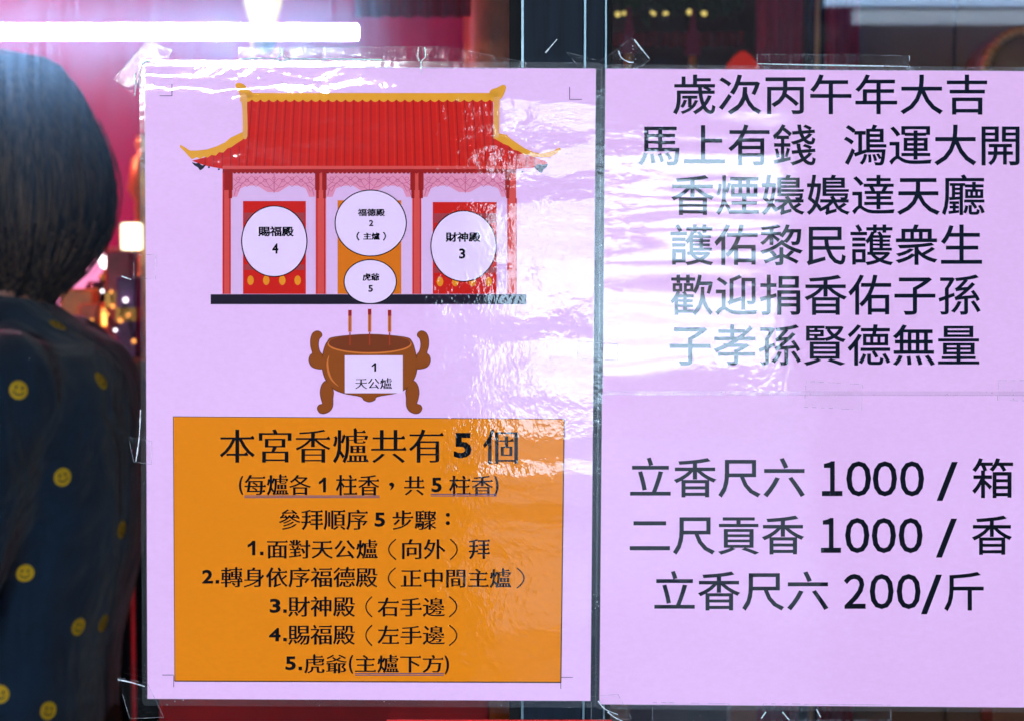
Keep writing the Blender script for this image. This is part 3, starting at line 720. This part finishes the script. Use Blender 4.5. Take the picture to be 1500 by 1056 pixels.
# brown pillar / curtain right of the left pane
bm = bmesh.new(); a = W(716, 50, 2.6); add_cyl(bm, (a.x, 2.6, .021), (a.x, 2.6, 2.749), .042, seg=32)
pc = root('wooden_column', 'orange brown wooden column beside the dark door frame', 'column'); bm_obj('shaft', bm, simple('orange_brown_wood', (.42, .10, .02), .4, var=.25, stretch=(6, 6, 1)), pc, True)
bm = bmesh.new(); add_cyl(bm, (a.x, 2.6, .02), (a.x, 2.6, .12), .07, seg=32); bm_obj('foot', bm, gold, pc, True)
# dark red valances seen through the left pane
def drape(name, label, px0, px1, py0, py1, Y, mat, folds=9, amp=.012):
    p0, p1 = W(px0, py0, Y), W(px1, py1, Y); bm = bmesh.new(); n = folds * 6
    top = []; bot = []
    for i in range(n + 1):
        u = i / n; x = p0.x + (p1.x - p0.x) * u; dy = amp * math.sin(u * folds * 2 * math.pi)
        top.append(bm.verts.new((x, Y + dy, p0.z))); bot.append(bm.verts.new((x, Y + dy * 1.3, p1.z)))
    for i in range(n): bm.faces.new((top[i], top[i + 1], bot[i + 1], bot[i]))
    bmesh.ops.solidify(bm, geom=bm.faces, thickness=.004)
    return tag(bm_obj(name, bm, mat, None, True), label, 'curtain')
crim = simple('crimson_cloth', (.55, .006, .03), .8, var=.2); crim2 = simple('magenta_cloth', (.65, .01, .12), .8, var=.2)
drape('valance', 'short crimson valance hanging inside above the temple map', 520, 690, -60, 26, 2.2, crim, 7)
drape('curtain', 'deep magenta curtain hanging inside behind the verse notice', 1108, 1182, -80, 1200, 2.5, crim2, 5)
drape('curtain', 'narrow crimson curtain right of the black and gold post', 1210, 1246, -80, 1200, 2.4, crim, 3)
drape('valance', 'low red altar skirt behind the right door', 897, 1090, 48, 68, 2.6, simple('red_skirt_cloth', (.30, .004, .015), .7), 12)
# red counter seen beneath the notices
rc = root('red_counter', 'dark red counter standing inside below the temple map', 'counter')
a, b = W(232, 1020, .5), W(716, 1300, .5)
box('front_panel', (a.x, .5, .021), (b.x, .56, W(0, 985, .5).z), red_board, rc, .003)
box('counter_top', (a.x, .49, W(0, 985, .5).z + .0005), (b.x, .8, W(0, 985, .5).z + .02), red_board, rc, .004)
# black bench behind the person
bb = root('black_screen', 'tall black folding screen standing behind the person', 'screen')
a, b = W(120, 800, 2.0), W(330, 760, 2.0)
for k in range(3):
    x0 = a.x + (b.x - a.x) * k / 3
    box('leaf', (x0 + .004, 2.0 + .01 * (k % 2), .03), (a.x + (b.x - a.x) * (k + 1) / 3 - .004, 2.03 + .01 * (k % 2), W(0, 560, 2.0).z), gasket_m, bb, .004)
# altar table and its things
YA = 2.35
al = root('altar_table', 'brown altar table with an orange cloth front behind the person', 'table')
za = W(0, 515, YA).z
xa0, xa1 = W(60, 0, YA).x, W(620, 0, YA).x
wood = simple('altar_wood', (.22, .08, .03), .35, var=.3, stretch=(1, 1, 8))
box('table_top', (xa0, YA - .18, za - .035), (xa1, YA + .25, za), wood, al, .004)
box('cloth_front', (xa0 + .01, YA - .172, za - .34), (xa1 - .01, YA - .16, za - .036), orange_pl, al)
for x in (xa0 + .04, xa1 - .04):
    for y in (YA - .13, YA + .2): box('leg', (x - .025, y - .025, .021), (x + .025, y + .025, za - .036), wood, al)
def lamp(name, label, px, py, wpx, hpx, Y, mat, cat='lamp', round_=False, base=True, group=None):
    t = root(name, label, cat, group); c = W(px, py, Y); r = wpx / 2 * s_(Y); h = hpx * s_(Y)
    bm = bmesh.new()
    if round_: add_ball(bm, c, r, 20)
    else: lathe(bm, c, [(r * .86, -h / 2), (r, -h * .42), (r, h * .42), (r * .86, h / 2)])
    bm_obj('lamp_shade', bm, mat, t, True)
    bm = bmesh.new(); zt = c.z - (r if round_ else h / 2)
    lathe(bm, (c.x, c.y, za + .0005), [(r * .8, 0), (r * .7, .008), (r * .2, .015), (r * .16, max(.02, zt - za - .006)), (r * .5, max(.022, zt - za - .0005))])
    bm_obj('lamp_stand', bm, gold, t, True); return t
lamp('altar_lamp', 'white cylinder lamp on the altar at the left edge of the temple map', 193, 347, 33, 40, YA, shade_mat('cylinder_lamp_glow', (1, .85, .55), .6))
lamp('altar_lamp', 'small round white globe lamp on the altar beside the hair', 155, 384, 21, 21, YA - .05, cool, round_=True)
lamp('altar_lamp', 'small dim white bulb right of the dark pot on the altar', 176, 436, 9, 11, YA - .08, emit_mat('dim_bulb_glow', (1, .9, .95), .25), round_=True)
lamp('altar_candle', 'orange glowing candle cup low on the altar', 155, 466, 13, 22, YA - .1, flame, 'candle')
lamp('altar_candle', 'small orange candle flame at the collar edge on the altar', 131, 474, 8, 14, YA - .1, flame, 'candle')
lamp('altar_candle', 'second small orange candle flame on the altar left of the first cup', 118, 478, 6, 12, YA - .02, flame, 'candle')
pot = root('incense_pot', 'dark round incense pot standing on the altar', 'pot'); c = W(152, 432, YA + .02)
bm = bmesh.new(); lathe(bm, (c.x, c.y, za + .0005), [(.02, 0), (.03, .01), (.012, .03), (.012, c.z - za - .03), (.026, c.z - za - .015), (.03, c.z - za + .01), (.024, c.z - za + .02)]); bm_obj('pot_body', bm, simple('dark_bronze', (.08, .02, .03), .2, .6), pot, True)
bm = bmesh.new(); add_ball(bm, (c.x, c.y, c.z + .026), (.008, .008, .008), 12); bm_obj('lid_knob', bm, gold, pot, True)
rb = root('red_box', 'small red offering box stacked on the altar', 'box'); c = W(172, 402, YA + .08)
box('carton', (c.x - .02, YA + .06, za + .0005), (c.x + .022, YA + .10, c.z + .014), simple('red_carton', (.8, .03, .03), .5), rb, .002)
gs = root('golden_statue', 'small golden statue on the altar beside the temple map edge', 'statue'); c = W(212, 225, YA + .2)
bm = bmesh.new(); lathe(bm, (c.x, c.y, za + .0005), [(.03, 0), (.03, .05), (.018, .06), (.018, c.z - za - .08), (.03, c.z - za - .06), (.022, c.z - za - .01), (.012, c.z - za), (.017, c.z - za + .015), (.012, c.z - za + .03)]); bm_obj('figure', bm, gold, gs, True)
lb = root('glow_bead_string', 'tiny glowing white and orange beads added for blurred bright dots on the altar goods', 'light string')  # glowing beads added for the blurred bright dots among the altar goods
wb, obm = shade_mat('white_bead_glow', (1, .85, .9), .5), shade_mat('orange_bead_glow', (1, .35, .08), .25)
pts_ = [(118, 472), (134, 470), (136, 480), (150, 427), (163, 428), (165, 449), (152, 455), (157, 461), (169, 484), (176, 470), (184, 440), (188, 462), (196, 500)]
for i, (px, py) in enumerate(pts_):
    bm = bmesh.new(); add_ball(bm, W(px, py, YA - .14), random.uniform(.0025, .0045), 10); bm_obj('bead', bm, wb if i in (3, 8, 10) else obm, lb, True)
bm = bmesh.new()
for a_, b_ in zip(pts_, pts_[1:]): add_cyl(bm, W(*a_, YA - .138), W(*b_, YA - .138), .0012, seg=5)
bm_obj('wire', bm, gasket_m, lb)
for k, (px, w_, h_, rgb, lab) in enumerate(((120, .05, .10, (.8, .25, .03), 'orange paper bundle on the altar beside the collar'), (141, .035, .08, (.75, .12, .02), 'small vermilion tin on the altar'), (186, .04, .16, (.5, .02, .05), 'tall crimson bottle shaped tin on the altar'), (198, .03, .12, (.18, .05, .22), 'narrow purple packet on the altar by the temple map edge'))):
    c = W(px, 480, YA - .06); t = root('offering_packet', lab, 'packet')
    box('packet_body', (c.x - w_ / 2, YA - .10 - .012 * k, za + .0005), (c.x + w_ / 2, YA - .04 - .012 * k, za + h_), simple('packet_%d_paper' % k, rgb, .4, var=.3), t, .004)
    box('packet_band', (c.x - w_ / 2 - .001, YA - .101 - .012 * k, za + h_ * .45), (c.x + w_ / 2 + .001, YA - .039 - .012 * k, za + h_ * .62), gold, t)
# glowing pink sheet added behind the altar in place of lamplight on the wall
nb_ = root('wall_glow_panel', 'glowing pink panel added for lamplight on the wall behind the altar', 'panel')
a, b = W(20, 372, RY - .12), W(182, 520, RY - .12)
box('light_sheet', (a.x, RY - .12, b.z), (b.x, RY - .105, a.z), pinkglow, nb_)
box('frame', (a.x - .01, RY - .10, 0.021), (b.x + .01, RY - .04, a.z + .01), redlac, nb_)

# through the right door
g2 = root('led_string', 'row of small yellow LED beads under a dark garland', 'light string')
for px in (905, 914, 922, 955, 958, 974, 977, 1010, 1029, 1032):
    bm = bmesh.new(); add_ball(bm, W(px, 20 + random.uniform(-2, 2), 2.45), random.uniform(.0022, .0045), 10); bm_obj('bead', bm, ledy, g2, True)
bm = bmesh.new(); add_cyl(bm, W(898, 17, 2.46), W(1060, 17, 2.46), .0015, seg=6); bm_obj('wire', bm, gasket_m, g2)
gar = root('leaf_garland', 'dark green leafy garland hanging along the top behind the right door', 'garland')
bm = bmesh.new()
for i in range(520):
    c = W(random.uniform(895, 1085), random.gauss(2, 9), random.uniform(2.5, 2.62)); r = random.uniform(.006, .013)
    e = Euler((random.uniform(0, 6), random.uniform(0, 6), random.uniform(0, 6))).to_matrix()
    v = [bm.verts.new(c + e @ Vector(q) * r) for q in ((-1.6, 0, 0), (0, .6, .15), (1.6, 0, 0), (0, -.6, .15))]; bm.faces.new(v)
tag(bm_obj('leaves', bm, simple('dark_leaf', (.008, .03, .006), .6, spec=.1, var=.5), gar), kind='stuff')
for px, py, lab in ((921, 45, 'slim pink candle lamp behind the right door, left of the pair'), (1015, 48, 'slim pink candle lamp behind the right door, right of the pair')):
    t = root('pink_candle_lamp', lab, 'lamp', 'slim pink candle lamps'); c = W(px, py, 2.3)
    bm = bmesh.new(); lathe(bm, (c.x, c.y, c.z - .035), [(.012, 0), (.009, .03), (.004, .05), (.0025, .07)]); bm_obj('candle_shade', bm, emit_mat('violet_pink_glow', (.8, .05, .25), .004), t, True)
    bm = bmesh.new(); lathe(bm, (c.x, c.y, 1.2), [(.014, 0), (.006, .01), (.006, c.z - 1.2 - .036)]); bm_obj('candle_stem', bm, gold, t, True)
t = root('offering_shelf', 'dark shelf carrying the pink candle lamps behind the right door', 'shelf'); 
box('shelf_board', (W(900, 0, 2.3).x, 2.2, 1.17), (W(1100, 0, 2.3).x, 2.4, 1.1995), wood, t)
for px in (905, 1095): box('leg', (W(px, 0, 2.3).x - .02, 2.28, .021), (W(px, 0, 2.3).x + .02, 2.32, 1.1695), wood, t)
t = root('red_flame_lamp', 'glowing red flame shaped lamp just above the verse notice', 'lamp'); c = W(1088, 103, 2.3)
bm = bmesh.new(); lathe(bm, (c.x, c.y, c.z - .02), [(.026, 0), (.030, .012), (.024, .028), (.014, .04), (.004, .048)]); bm_obj('flame_shade', bm, redglow, t, True)
bm = bmesh.new(); lathe(bm, (c.x, c.y, 1.2), [(.03, 0), (.01, .01), (.01, c.z - 1.2 - .021)]); bm_obj('lamp_stem', bm, gold, t, True)
t = root('wall_post', 'black and gold post standing inside behind the verse notice', 'post')
a, b = W(1184, 0, 2.45), W(1208, 0, 2.45)
box('black_post', (a.x, 2.45, .021), (b.x, 2.5, 2.749), gasket_m, t, .003)
box('gold_inlay', (a.x + .011, 2.438, .05), (b.x - .008, 2.449, 2.7), simple('dull_gold_strip', (.30, .16, .06), .4, .3), t, .002)
t = root('amber_panel', 'brown translucent panel wall at the right end of the hall', 'panel')
a, b = W(1250, 0, 2.7), W(1700, 0, 2.7)
brown = simple('brown_panel', (.16, .08, .04), .6, var=.25, scale=3)
for k in range(3): box('board', (a.x + (b.x - a.x) * k / 3 + .002, 2.7, .021), (a.x + (b.x - a.x) * (k + 1) / 3 - .002, 2.73, 2.749), brown, t, .003)
t = root('golden_drum', 'round golden drum top at the far right above the notice', 'drum'); c = W(1490, 112, 2.2)
bm = bmesh.new(); M = Matrix.Translation(c) @ Matrix.Rotation(R(90), 4, 'X'); bmesh.ops.create_cone(bm, cap_ends=True, segments=40, radius1=.066, radius2=.066, depth=.12, matrix=M); bm_obj('drum_body', bm, simple('drum_brown', (.17, .10, .04), .5), t, True)
bm = bmesh.new()
for i in range(40):
    a0, a1 = 2 * math.pi * i / 40, 2 * math.pi * (i + 1) / 40
    add_cyl(bm, (c.x + .062 * math.cos(a0), c.y - .065, c.z + .062 * math.sin(a0)), (c.x + .062 * math.cos(a1), c.y - .065, c.z + .062 * math.sin(a1)), .007, seg=6)
bm_obj('gold_rim', bm, simple('brass_rim', (.50, .26, .06), .4, .3), t, True)
box('drum_stand', (c.x - .03, c.y - .04, .021), (c.x + .03, c.y + .04, c.z - .0655), wood, t)

# ------------------------------------------------------------------ the person inside, seen from the side, facing left
YP = 1.4
per = root('person', 'person with a dark bob and navy shirt with yellow smiling faces, behind the glass', 'person')
HC = W(2, 235, YP)      # centre of the head
def remesh(name, build, vox, mat, sm=8):
    bm = bmesh.new(); build(bm); me = bpy.data.meshes.new(name); bm.to_mesh(me); bm.free()
    o = bpy.data.objects.new(name, me); col.objects.link(o)
    md = o.modifiers.new('r', 'REMESH'); md.mode = 'VOXEL'; md.voxel_size = vox; md.use_smooth_shade = True
    m2 = o.modifiers.new('s', 'SMOOTH'); m2.iterations = sm; m2.factor = .5
    dg = bpy.context.evaluated_depsgraph_get(); dg.update()
    me2 = bpy.data.meshes.new_from_object(o.evaluated_get(dg)); bpy.data.objects.remove(o)
    for p in me2.polygons: p.use_smooth = True
    return link(name, me2, mat, per)
def cap(bm, p0, p1, r0, r1): add_cyl(bm, p0, p1, r0, r1, 20); add_ball(bm, p0, r0, 16); add_ball(bm, p1, r1, 16)
X0 = -.535
def body(bm):
    h = HC
    add_ball(bm, (h.x - .005, h.y, h.z + .01), (.092, .074, .10), 24)
    add_ball(bm, (h.x - .035, h.y, h.z - .05), (.058, .055, .065), 20)      # jaw
    add_ball(bm, (h.x - .098, h.y, h.z - .035), (.018, .012, .016), 12)      # nose
    cap(bm, (h.x - .088, h.y, h.z + .01), (h.x - .10, h.y, h.z - .03), .008, .010)
    add_ball(bm, (h.x - .086, h.y, h.z - .068), (.012, .022, .006), 12)
    add_ball(bm, (h.x - .085, h.y, h.z - .078), (.012, .020, .006), 12)
    for s in (-1, 1): add_ball(bm, (h.x + .01, h.y + s * .076, h.z - .02), (.016, .008, .028), 12)
    cap(bm, (h.x + .012, h.y, h.z - .07), (X0 - .045, h.y, 1.29), .050, .06)
    for s in (-1, 1):
        el = Vector((X0 - .06, YP + s * .23, 1.03)); wr = Vector((X0 - .25, YP + s * .10, 1.13))
        cap(bm, el, wr, .036, .024)
        pm = wr + Vector((-.05, -s * .01, .02)); add_ball(bm, pm, (.048, .015, .036), 16); cap(bm, wr, pm, .022, .02)
        for k in range(4):
            a = pm + Vector((-.038, 0, -.024 + k * .017)); L = (.026, .030, .032, .027)[k]
            b = a + Vector((-L, -s * .006, .008)); c_ = b + Vector((-L * .7, -s * .016, .010)); cap(bm, a, b, .0085, .008); cap(bm, b, c_, .008, .0068)
        a = pm + Vector((-.005, -s * .012, .034)); b = a + Vector((-.026, -s * .006, .022)); cap(bm, a, b, .010, .009); cap(bm, b, b + Vector((-.024, 0, .006)), .009, .0075)
skin = simple('skin', (.36, .14, .09), .5, var=.08)
remesh('body', body, .0055, skin, 3)
def ringloft(bm, rows, seg=28):
    rings = []
    for z, xf, xb, hw, cy in rows:
        cx, rx = (xf + xb) / 2, (xb - xf) / 2
        ring = []
        for k in range(seg):
            a = 2 * math.pi * k / seg; ca, sa = math.cos(a), math.sin(a)
            p = .82
            ring.append(bm.verts.new((cx + rx * math.copysign(abs(ca) ** p, ca), cy + hw * math.copysign(abs(sa) ** p, sa), z)))
        rings.append(ring)
    for a, b in zip(rings, rings[1:]):
        for k in range(seg): bm.faces.new((a[k], a[(k + 1) % seg], b[(k + 1) % seg], b[k]))
    bm.faces.new(rings[0][::-1]); bm.faces.new(rings[-1])
def shirt(bm):
    rows = [(.80, -.67, -.452, .185, YP), (.88, -.665, -.455, .18, YP), (.96, -.655, -.449, .17, YP), (1.015, -.66, -.434, .172, YP), (1.075, -.665, -.420, .18, YP),
            (1.135, -.67, -.414, .186, YP), (1.21, -.66, -.415, .19, YP), (1.262, -.64, -.424, .19, YP), (1.295, -.62, -.444, .165, YP), (1.320, -.62, -.482, .11, YP), (1.342, -.64, -.512, .078, YP), (1.358, -.65, -.530, .068, YP)]
    ringloft(bm, rows)
    for s in (-1, 1):
        sh_ = Vector((-.535, YP + s * .165, 1.262)); el = Vector((X0 - .055, YP + s * .225, 1.04)); wr = Vector((X0 - .19, YP + s * .14, 1.10))
        cap(bm, sh_, el, .066, .054); cap(bm, el, wr, .054, .045)
def fabric_mat():
    m, n, l = new_mat('navy_fabric'); p = n.new('ShaderNodeBsdfPrincipled')
    f = noise(n, l, pos(n, l), 14, 4, .6)
    l.new(ramp(n, l, f, [(.3, (.001, .014, .038)), (.7, (.003, .030, .075))]), p.inputs['Base Color'])
    p.inputs['Roughness'].default_value = .9; p.inputs['Sheen Weight'].default_value = .3
    f2 = noise(n, l, pos(n, l, (1, 1, .6)), 9, 3, .5, .8)
    l.new(bump(n, l, f2, .03), p.inputs['Normal']); out(n, l, p.outputs[0]); return m
shirt_o = remesh('shirt', shirt, .009, fabric_mat(), 6)
def trousers(bm):
    for s in (-1, 1):
        cap(bm, (-.56, YP + s * .085, .84), (-.56, YP + s * .09, .48), .092, .066); cap(bm, (-.56, YP + s * .09, .48), (-.55, YP + s * .09, .12), .066, .05)
    add_ball(bm, (-.56, YP, .86), (.115, .165, .09))
remesh('trousers', trousers, .012, simple('black_cloth', (.012, .012, .014), .9), 4)
for s in (-1, 1):
    bm = bmesh.new(); add_ball(bm, (-.60, YP + s * .09, .058), (.125, .046, .037), 20)
    bmesh.ops.bisect_plane(bm, geom=bm.verts[:] + bm.edges[:] + bm.faces[:], plane_co=(0, 0, .0215), plane_no=(0, 0, -1), clear_outer=True)
    bm_obj('shoe', bm, gasket_m, per, True)
# collar
bm = bmesh.new(); bvr = []
for k in range(25):
    a = R(-150 + 300 * k / 24); r0 = .060
    bvr.append((bm.verts.new((-.600 + .058 * math.cos(a), YP + .068 * math.sin(a), 1.346)), bm.verts.new((-.600 + .052 * math.cos(a), YP + .058 * math.sin(a), 1.372)), bm.verts.new((-.596 + .076 * math.cos(a), YP + .086 * math.sin(a), 1.333))))
for a, b in zip(bvr, bvr[1:]):
    bm.faces.new((a[0], b[0], b[1], a[1])); bm.faces.new((a[1], b[1], b[2], a[2]))
bmesh.ops.solidify(bm, geom=bm.faces, thickness=.003); bm_obj('collar', bm, fabric_mat(), per, True)
# hair: shell and strands; back is +x
HP = [(.119, .004), (.114, .045), (.104, .068), (.078, .088), (.050, .102), (.022, .114), (-.012, .125), (-.045, .127), (-.075, .122), (-.105, .107), (-.125, .090), (-.148, .062), (-.165, .050), (-.195, .034)]
def hair_r(z, a):
    for (z1, r1), (z0, r0) in zip(HP, HP[1:]):
        if z <= z1 and z >= z0:
            r = r0 + (r1 - r0) * (z - z0) / (z1 - z0); break
    else: r = HP[0][1] if z > HP[0][0] else HP[-1][1]
    side = abs(math.sin(a)); front = max(0, -math.cos(a))
    return r * (1 - .24 * side ** 2) * (1 - .12 * front)
def hp(z, a, k=1.0):
    r = hair_r(z, a) * k
    return Vector((HC.x + r * math.cos(a), HC.y + r * math.sin(a), HC.z + z))
bm = bmesh.new(); A = 56; rows = []
zz = [.119 - .0088 * i for i in range(36)]
for z in zz: rows.append([bm.verts.new(hp(z, R(-116 + 232 * k / A) if z < .045 else R(-180 + 360 * k / A), .93)) for k in range(A + 1)])
for a, b in zip(rows, rows[1:]):
    for k in range(A): bm.faces.new((a[k], a[k + 1], b[k + 1], b[k]))
in_cheek = lambda p, k=1: p.y < HC.y - .02 and ((p.x - HC.x + .016) / (.034 * k)) ** 2 + ((p.z - HC.z + .012) / (.052 * k)) ** 2 < 1
bmesh.ops.delete(bm, geom=[f for f in bm.faces if in_cheek(f.calc_center_median())], context='FACES')
bmesh.ops.solidify(bm, geom=bm.faces, thickness=.004)
def hair_mat():
    m, n, l = new_mat('dark_brown_hair'); p = n.new('ShaderNodeBsdfPrincipled')
    f = noise(n, l, pos(n, l, (60, 60, 5)), 3, 4, .7)
    l.new(ramp(n, l, f, [(.40, (.003, .003, .005)), (.64, (.13, .075, .045))]), p.inputs['Base Color'])
    p.inputs['Roughness'].default_value = .6; p.inputs['Specular IOR Level'].default_value = .25; out(n, l, p.outputs[0]); return m
hm = hair_mat()
hair = bm_obj('hair', bm, hm, per, True)
bm = bmesh.new()
for i in range(1500):
    a0 = R(random.uniform(-118, 118)); zs = random.uniform(.0, .118); ze = random.uniform(-.185, -.135) if random.random() < .75 else random.uniform(-.11, -.02)
    ze += .02 * math.cos(a0 * 3) ; k0 = .965 + .022 * math.sin(a0 * 9 + 1) * math.sin(a0 * 23) + random.uniform(-.02, .02) + (random.uniform(.01, .07) if random.random() < .07 else 0); sw = random.uniform(-.10, .10); fl = random.uniform(-.06, .03)
    prev = None; N = 9; wd = random.uniform(.0010, .0024)
    for j in range(N + 1):
        u = j / N; z = zs + (ze - zs) * u; a = a0 + sw * u * u + .03 * math.sin(u * 6 + i)
        p = hp(max(z, -.195), a, k0 + fl * u * u); p.z = HC.z + z
        t = Vector((-math.sin(a), math.cos(a), 0)); ww = wd * (1 - u ** 3) + .0002
        cur = (bm.verts.new(p - t * ww), bm.verts.new(p + Vector((math.cos(a), math.sin(a), 0)) * ww * .5), bm.verts.new(p + t * ww))
        if prev and not in_cheek(p, .9):
            bm.faces.new((prev[0], prev[1], cur[1], cur[0])); bm.faces.new((prev[1], prev[2], cur[2], cur[1]))
        prev = cur
tag(bm_obj('strands', bm, hm, hair, True), kind='stuff')
for i in range(70):
    a0 = R(random.uniform(-112, 112)); bm = bmesh.new(); prev = None; L = random.uniform(.03, .085); wd = random.uniform(.003, .008); bend = random.uniform(-.12, .12); flare = random.uniform(-.12, .22)
    z0 = random.uniform(-.15, -.06)
    for j in range(7):
        u = j / 6; a = a0 + bend * u * u; z = z0 - (L + .03) * u; p = hp(max(z, -.195), a, 1.01 + flare * u * u); p.z = HC.z + z
        t = Vector((-math.sin(a), math.cos(a), 0)); n_ = Vector((math.cos(a), math.sin(a), 0)); ww = wd * (1 - u) ** .7 + .0002
        cur = [bm.verts.new(p + t * ww * math.cos(q * math.pi / 2) + n_ * ww * .4 * math.sin(q * math.pi / 2)) for q in range(4)]
        if prev:
            for q in range(4): bm.faces.new((prev[q], prev[(q + 1) % 4], cur[(q + 1) % 4], cur[q]))
        prev = cur
    bm_obj('lock', bm, hm, hair, True)
# eyes and lips on the far-turned face
for s in (-1, 1):
    bm = bmesh.new(); add_ball(bm, (HC.x - .086, HC.y + s * .032, HC.z - .002), (.006, .012, .006), 12); e_ = bm_obj('eye', bm, simple('eye_white', (.7, .68, .66), .2), per, True)
    bm = bmesh.new(); add_ball(bm, (HC.x - .0905, HC.y + s * .032, HC.z - .002), (.0025, .005, .005), 12); bm_obj('iris', bm, gasket_m, e_, True)
# smiling face prints on the shirt
me = shirt_o.data; bvh = BVHTree.FromPolygons([v.co.copy() for v in me.vertices], [tuple(p.vertices) for p in me.polygons])
fy = simple('yellow_print', (.85, .52, .01), .8, var=.15, scale=60); fb = simple('navy_print_lines', (.02, .03, .03), .8)
def smiley(hit, nrm, r, rot):
    up = Vector((0, 0, 1)); t = nrm.cross(up).normalized(); u = t.cross(nrm).normalized() * -1
    if u.z < 0: u = -u
    cr, sr = math.cos(rot), math.sin(rot); T1 = t * cr + u * sr; U1 = u * cr - t * sr
    def onto(x, y, lift):
        p = hit + T1 * x * r + U1 * y * r
        h2, n2, i2, d2 = bvh.find_nearest(p); return h2 + n2 * lift
    bm = bmesh.new(); c = bm.verts.new(onto(0, 0, .0012)); rings = [[c] * 20]
    for q in (.5, 1):
        rings.append([bm.verts.new(onto(q * math.cos(2 * math.pi * k / 20), q * math.sin(2 * math.pi * k / 20), .0012)) for k in range(20)])
    for k in range(20):
        bm.faces.new((c, rings[1][k], rings[1][(k + 1) % 20])); bm.faces.new((rings[1][k], rings[2][k], rings[2][(k + 1) % 20], rings[1][(k + 1) % 20]))
    o = bm_obj('smiling_face_print', bm, fy, shirt_o)
    bm = bmesh.new()
    for ex in (-.33, .33):
        bm.faces.new([bm.verts.new(onto(ex + .12 * math.cos(2 * math.pi * k / 10), .25 + .2 * math.sin(2 * math.pi * k / 10), .0019)) for k in range(10)])
    pr = None
    for k in range(11):
        a = R(200 + 140 * k / 10); cur = (bm.verts.new(onto(.62 * math.cos(a), .62 * math.sin(a) + .05, .0019)), bm.verts.new(onto(.48 * math.cos(a), .48 * math.sin(a) + .05, .0019)))
        if pr: bm.faces.new((pr[0], cur[0], cur[1], pr[1]))
        pr = cur
    me_ = bpy.data.meshes.new('face_lines'); bm.to_mesh(me_); bm.free(); link('face_lines', me_, fb, shirt_o)
for px, py, rot in ((27, 571, .2), (147, 558, -.5), (91, 698, -.2), (177, 775, .5), (36, 838, .1), (114, 917, .3), (84, 478, -.6), (194, 524, -.9), (0, 1016, .2), (150, 912, .9), (-30, 700, 0), (-40, 960, .4), (70, 1040, .2), (-50, 520, .1), (110, 640, 0), ):
    if (px, py) == (110, 640): continue
    d = ray(px, py); h, n_, i_, dist = bvh.ray_cast(CAMP, d)
    if h: smiley(h, n_, .0098, rot)
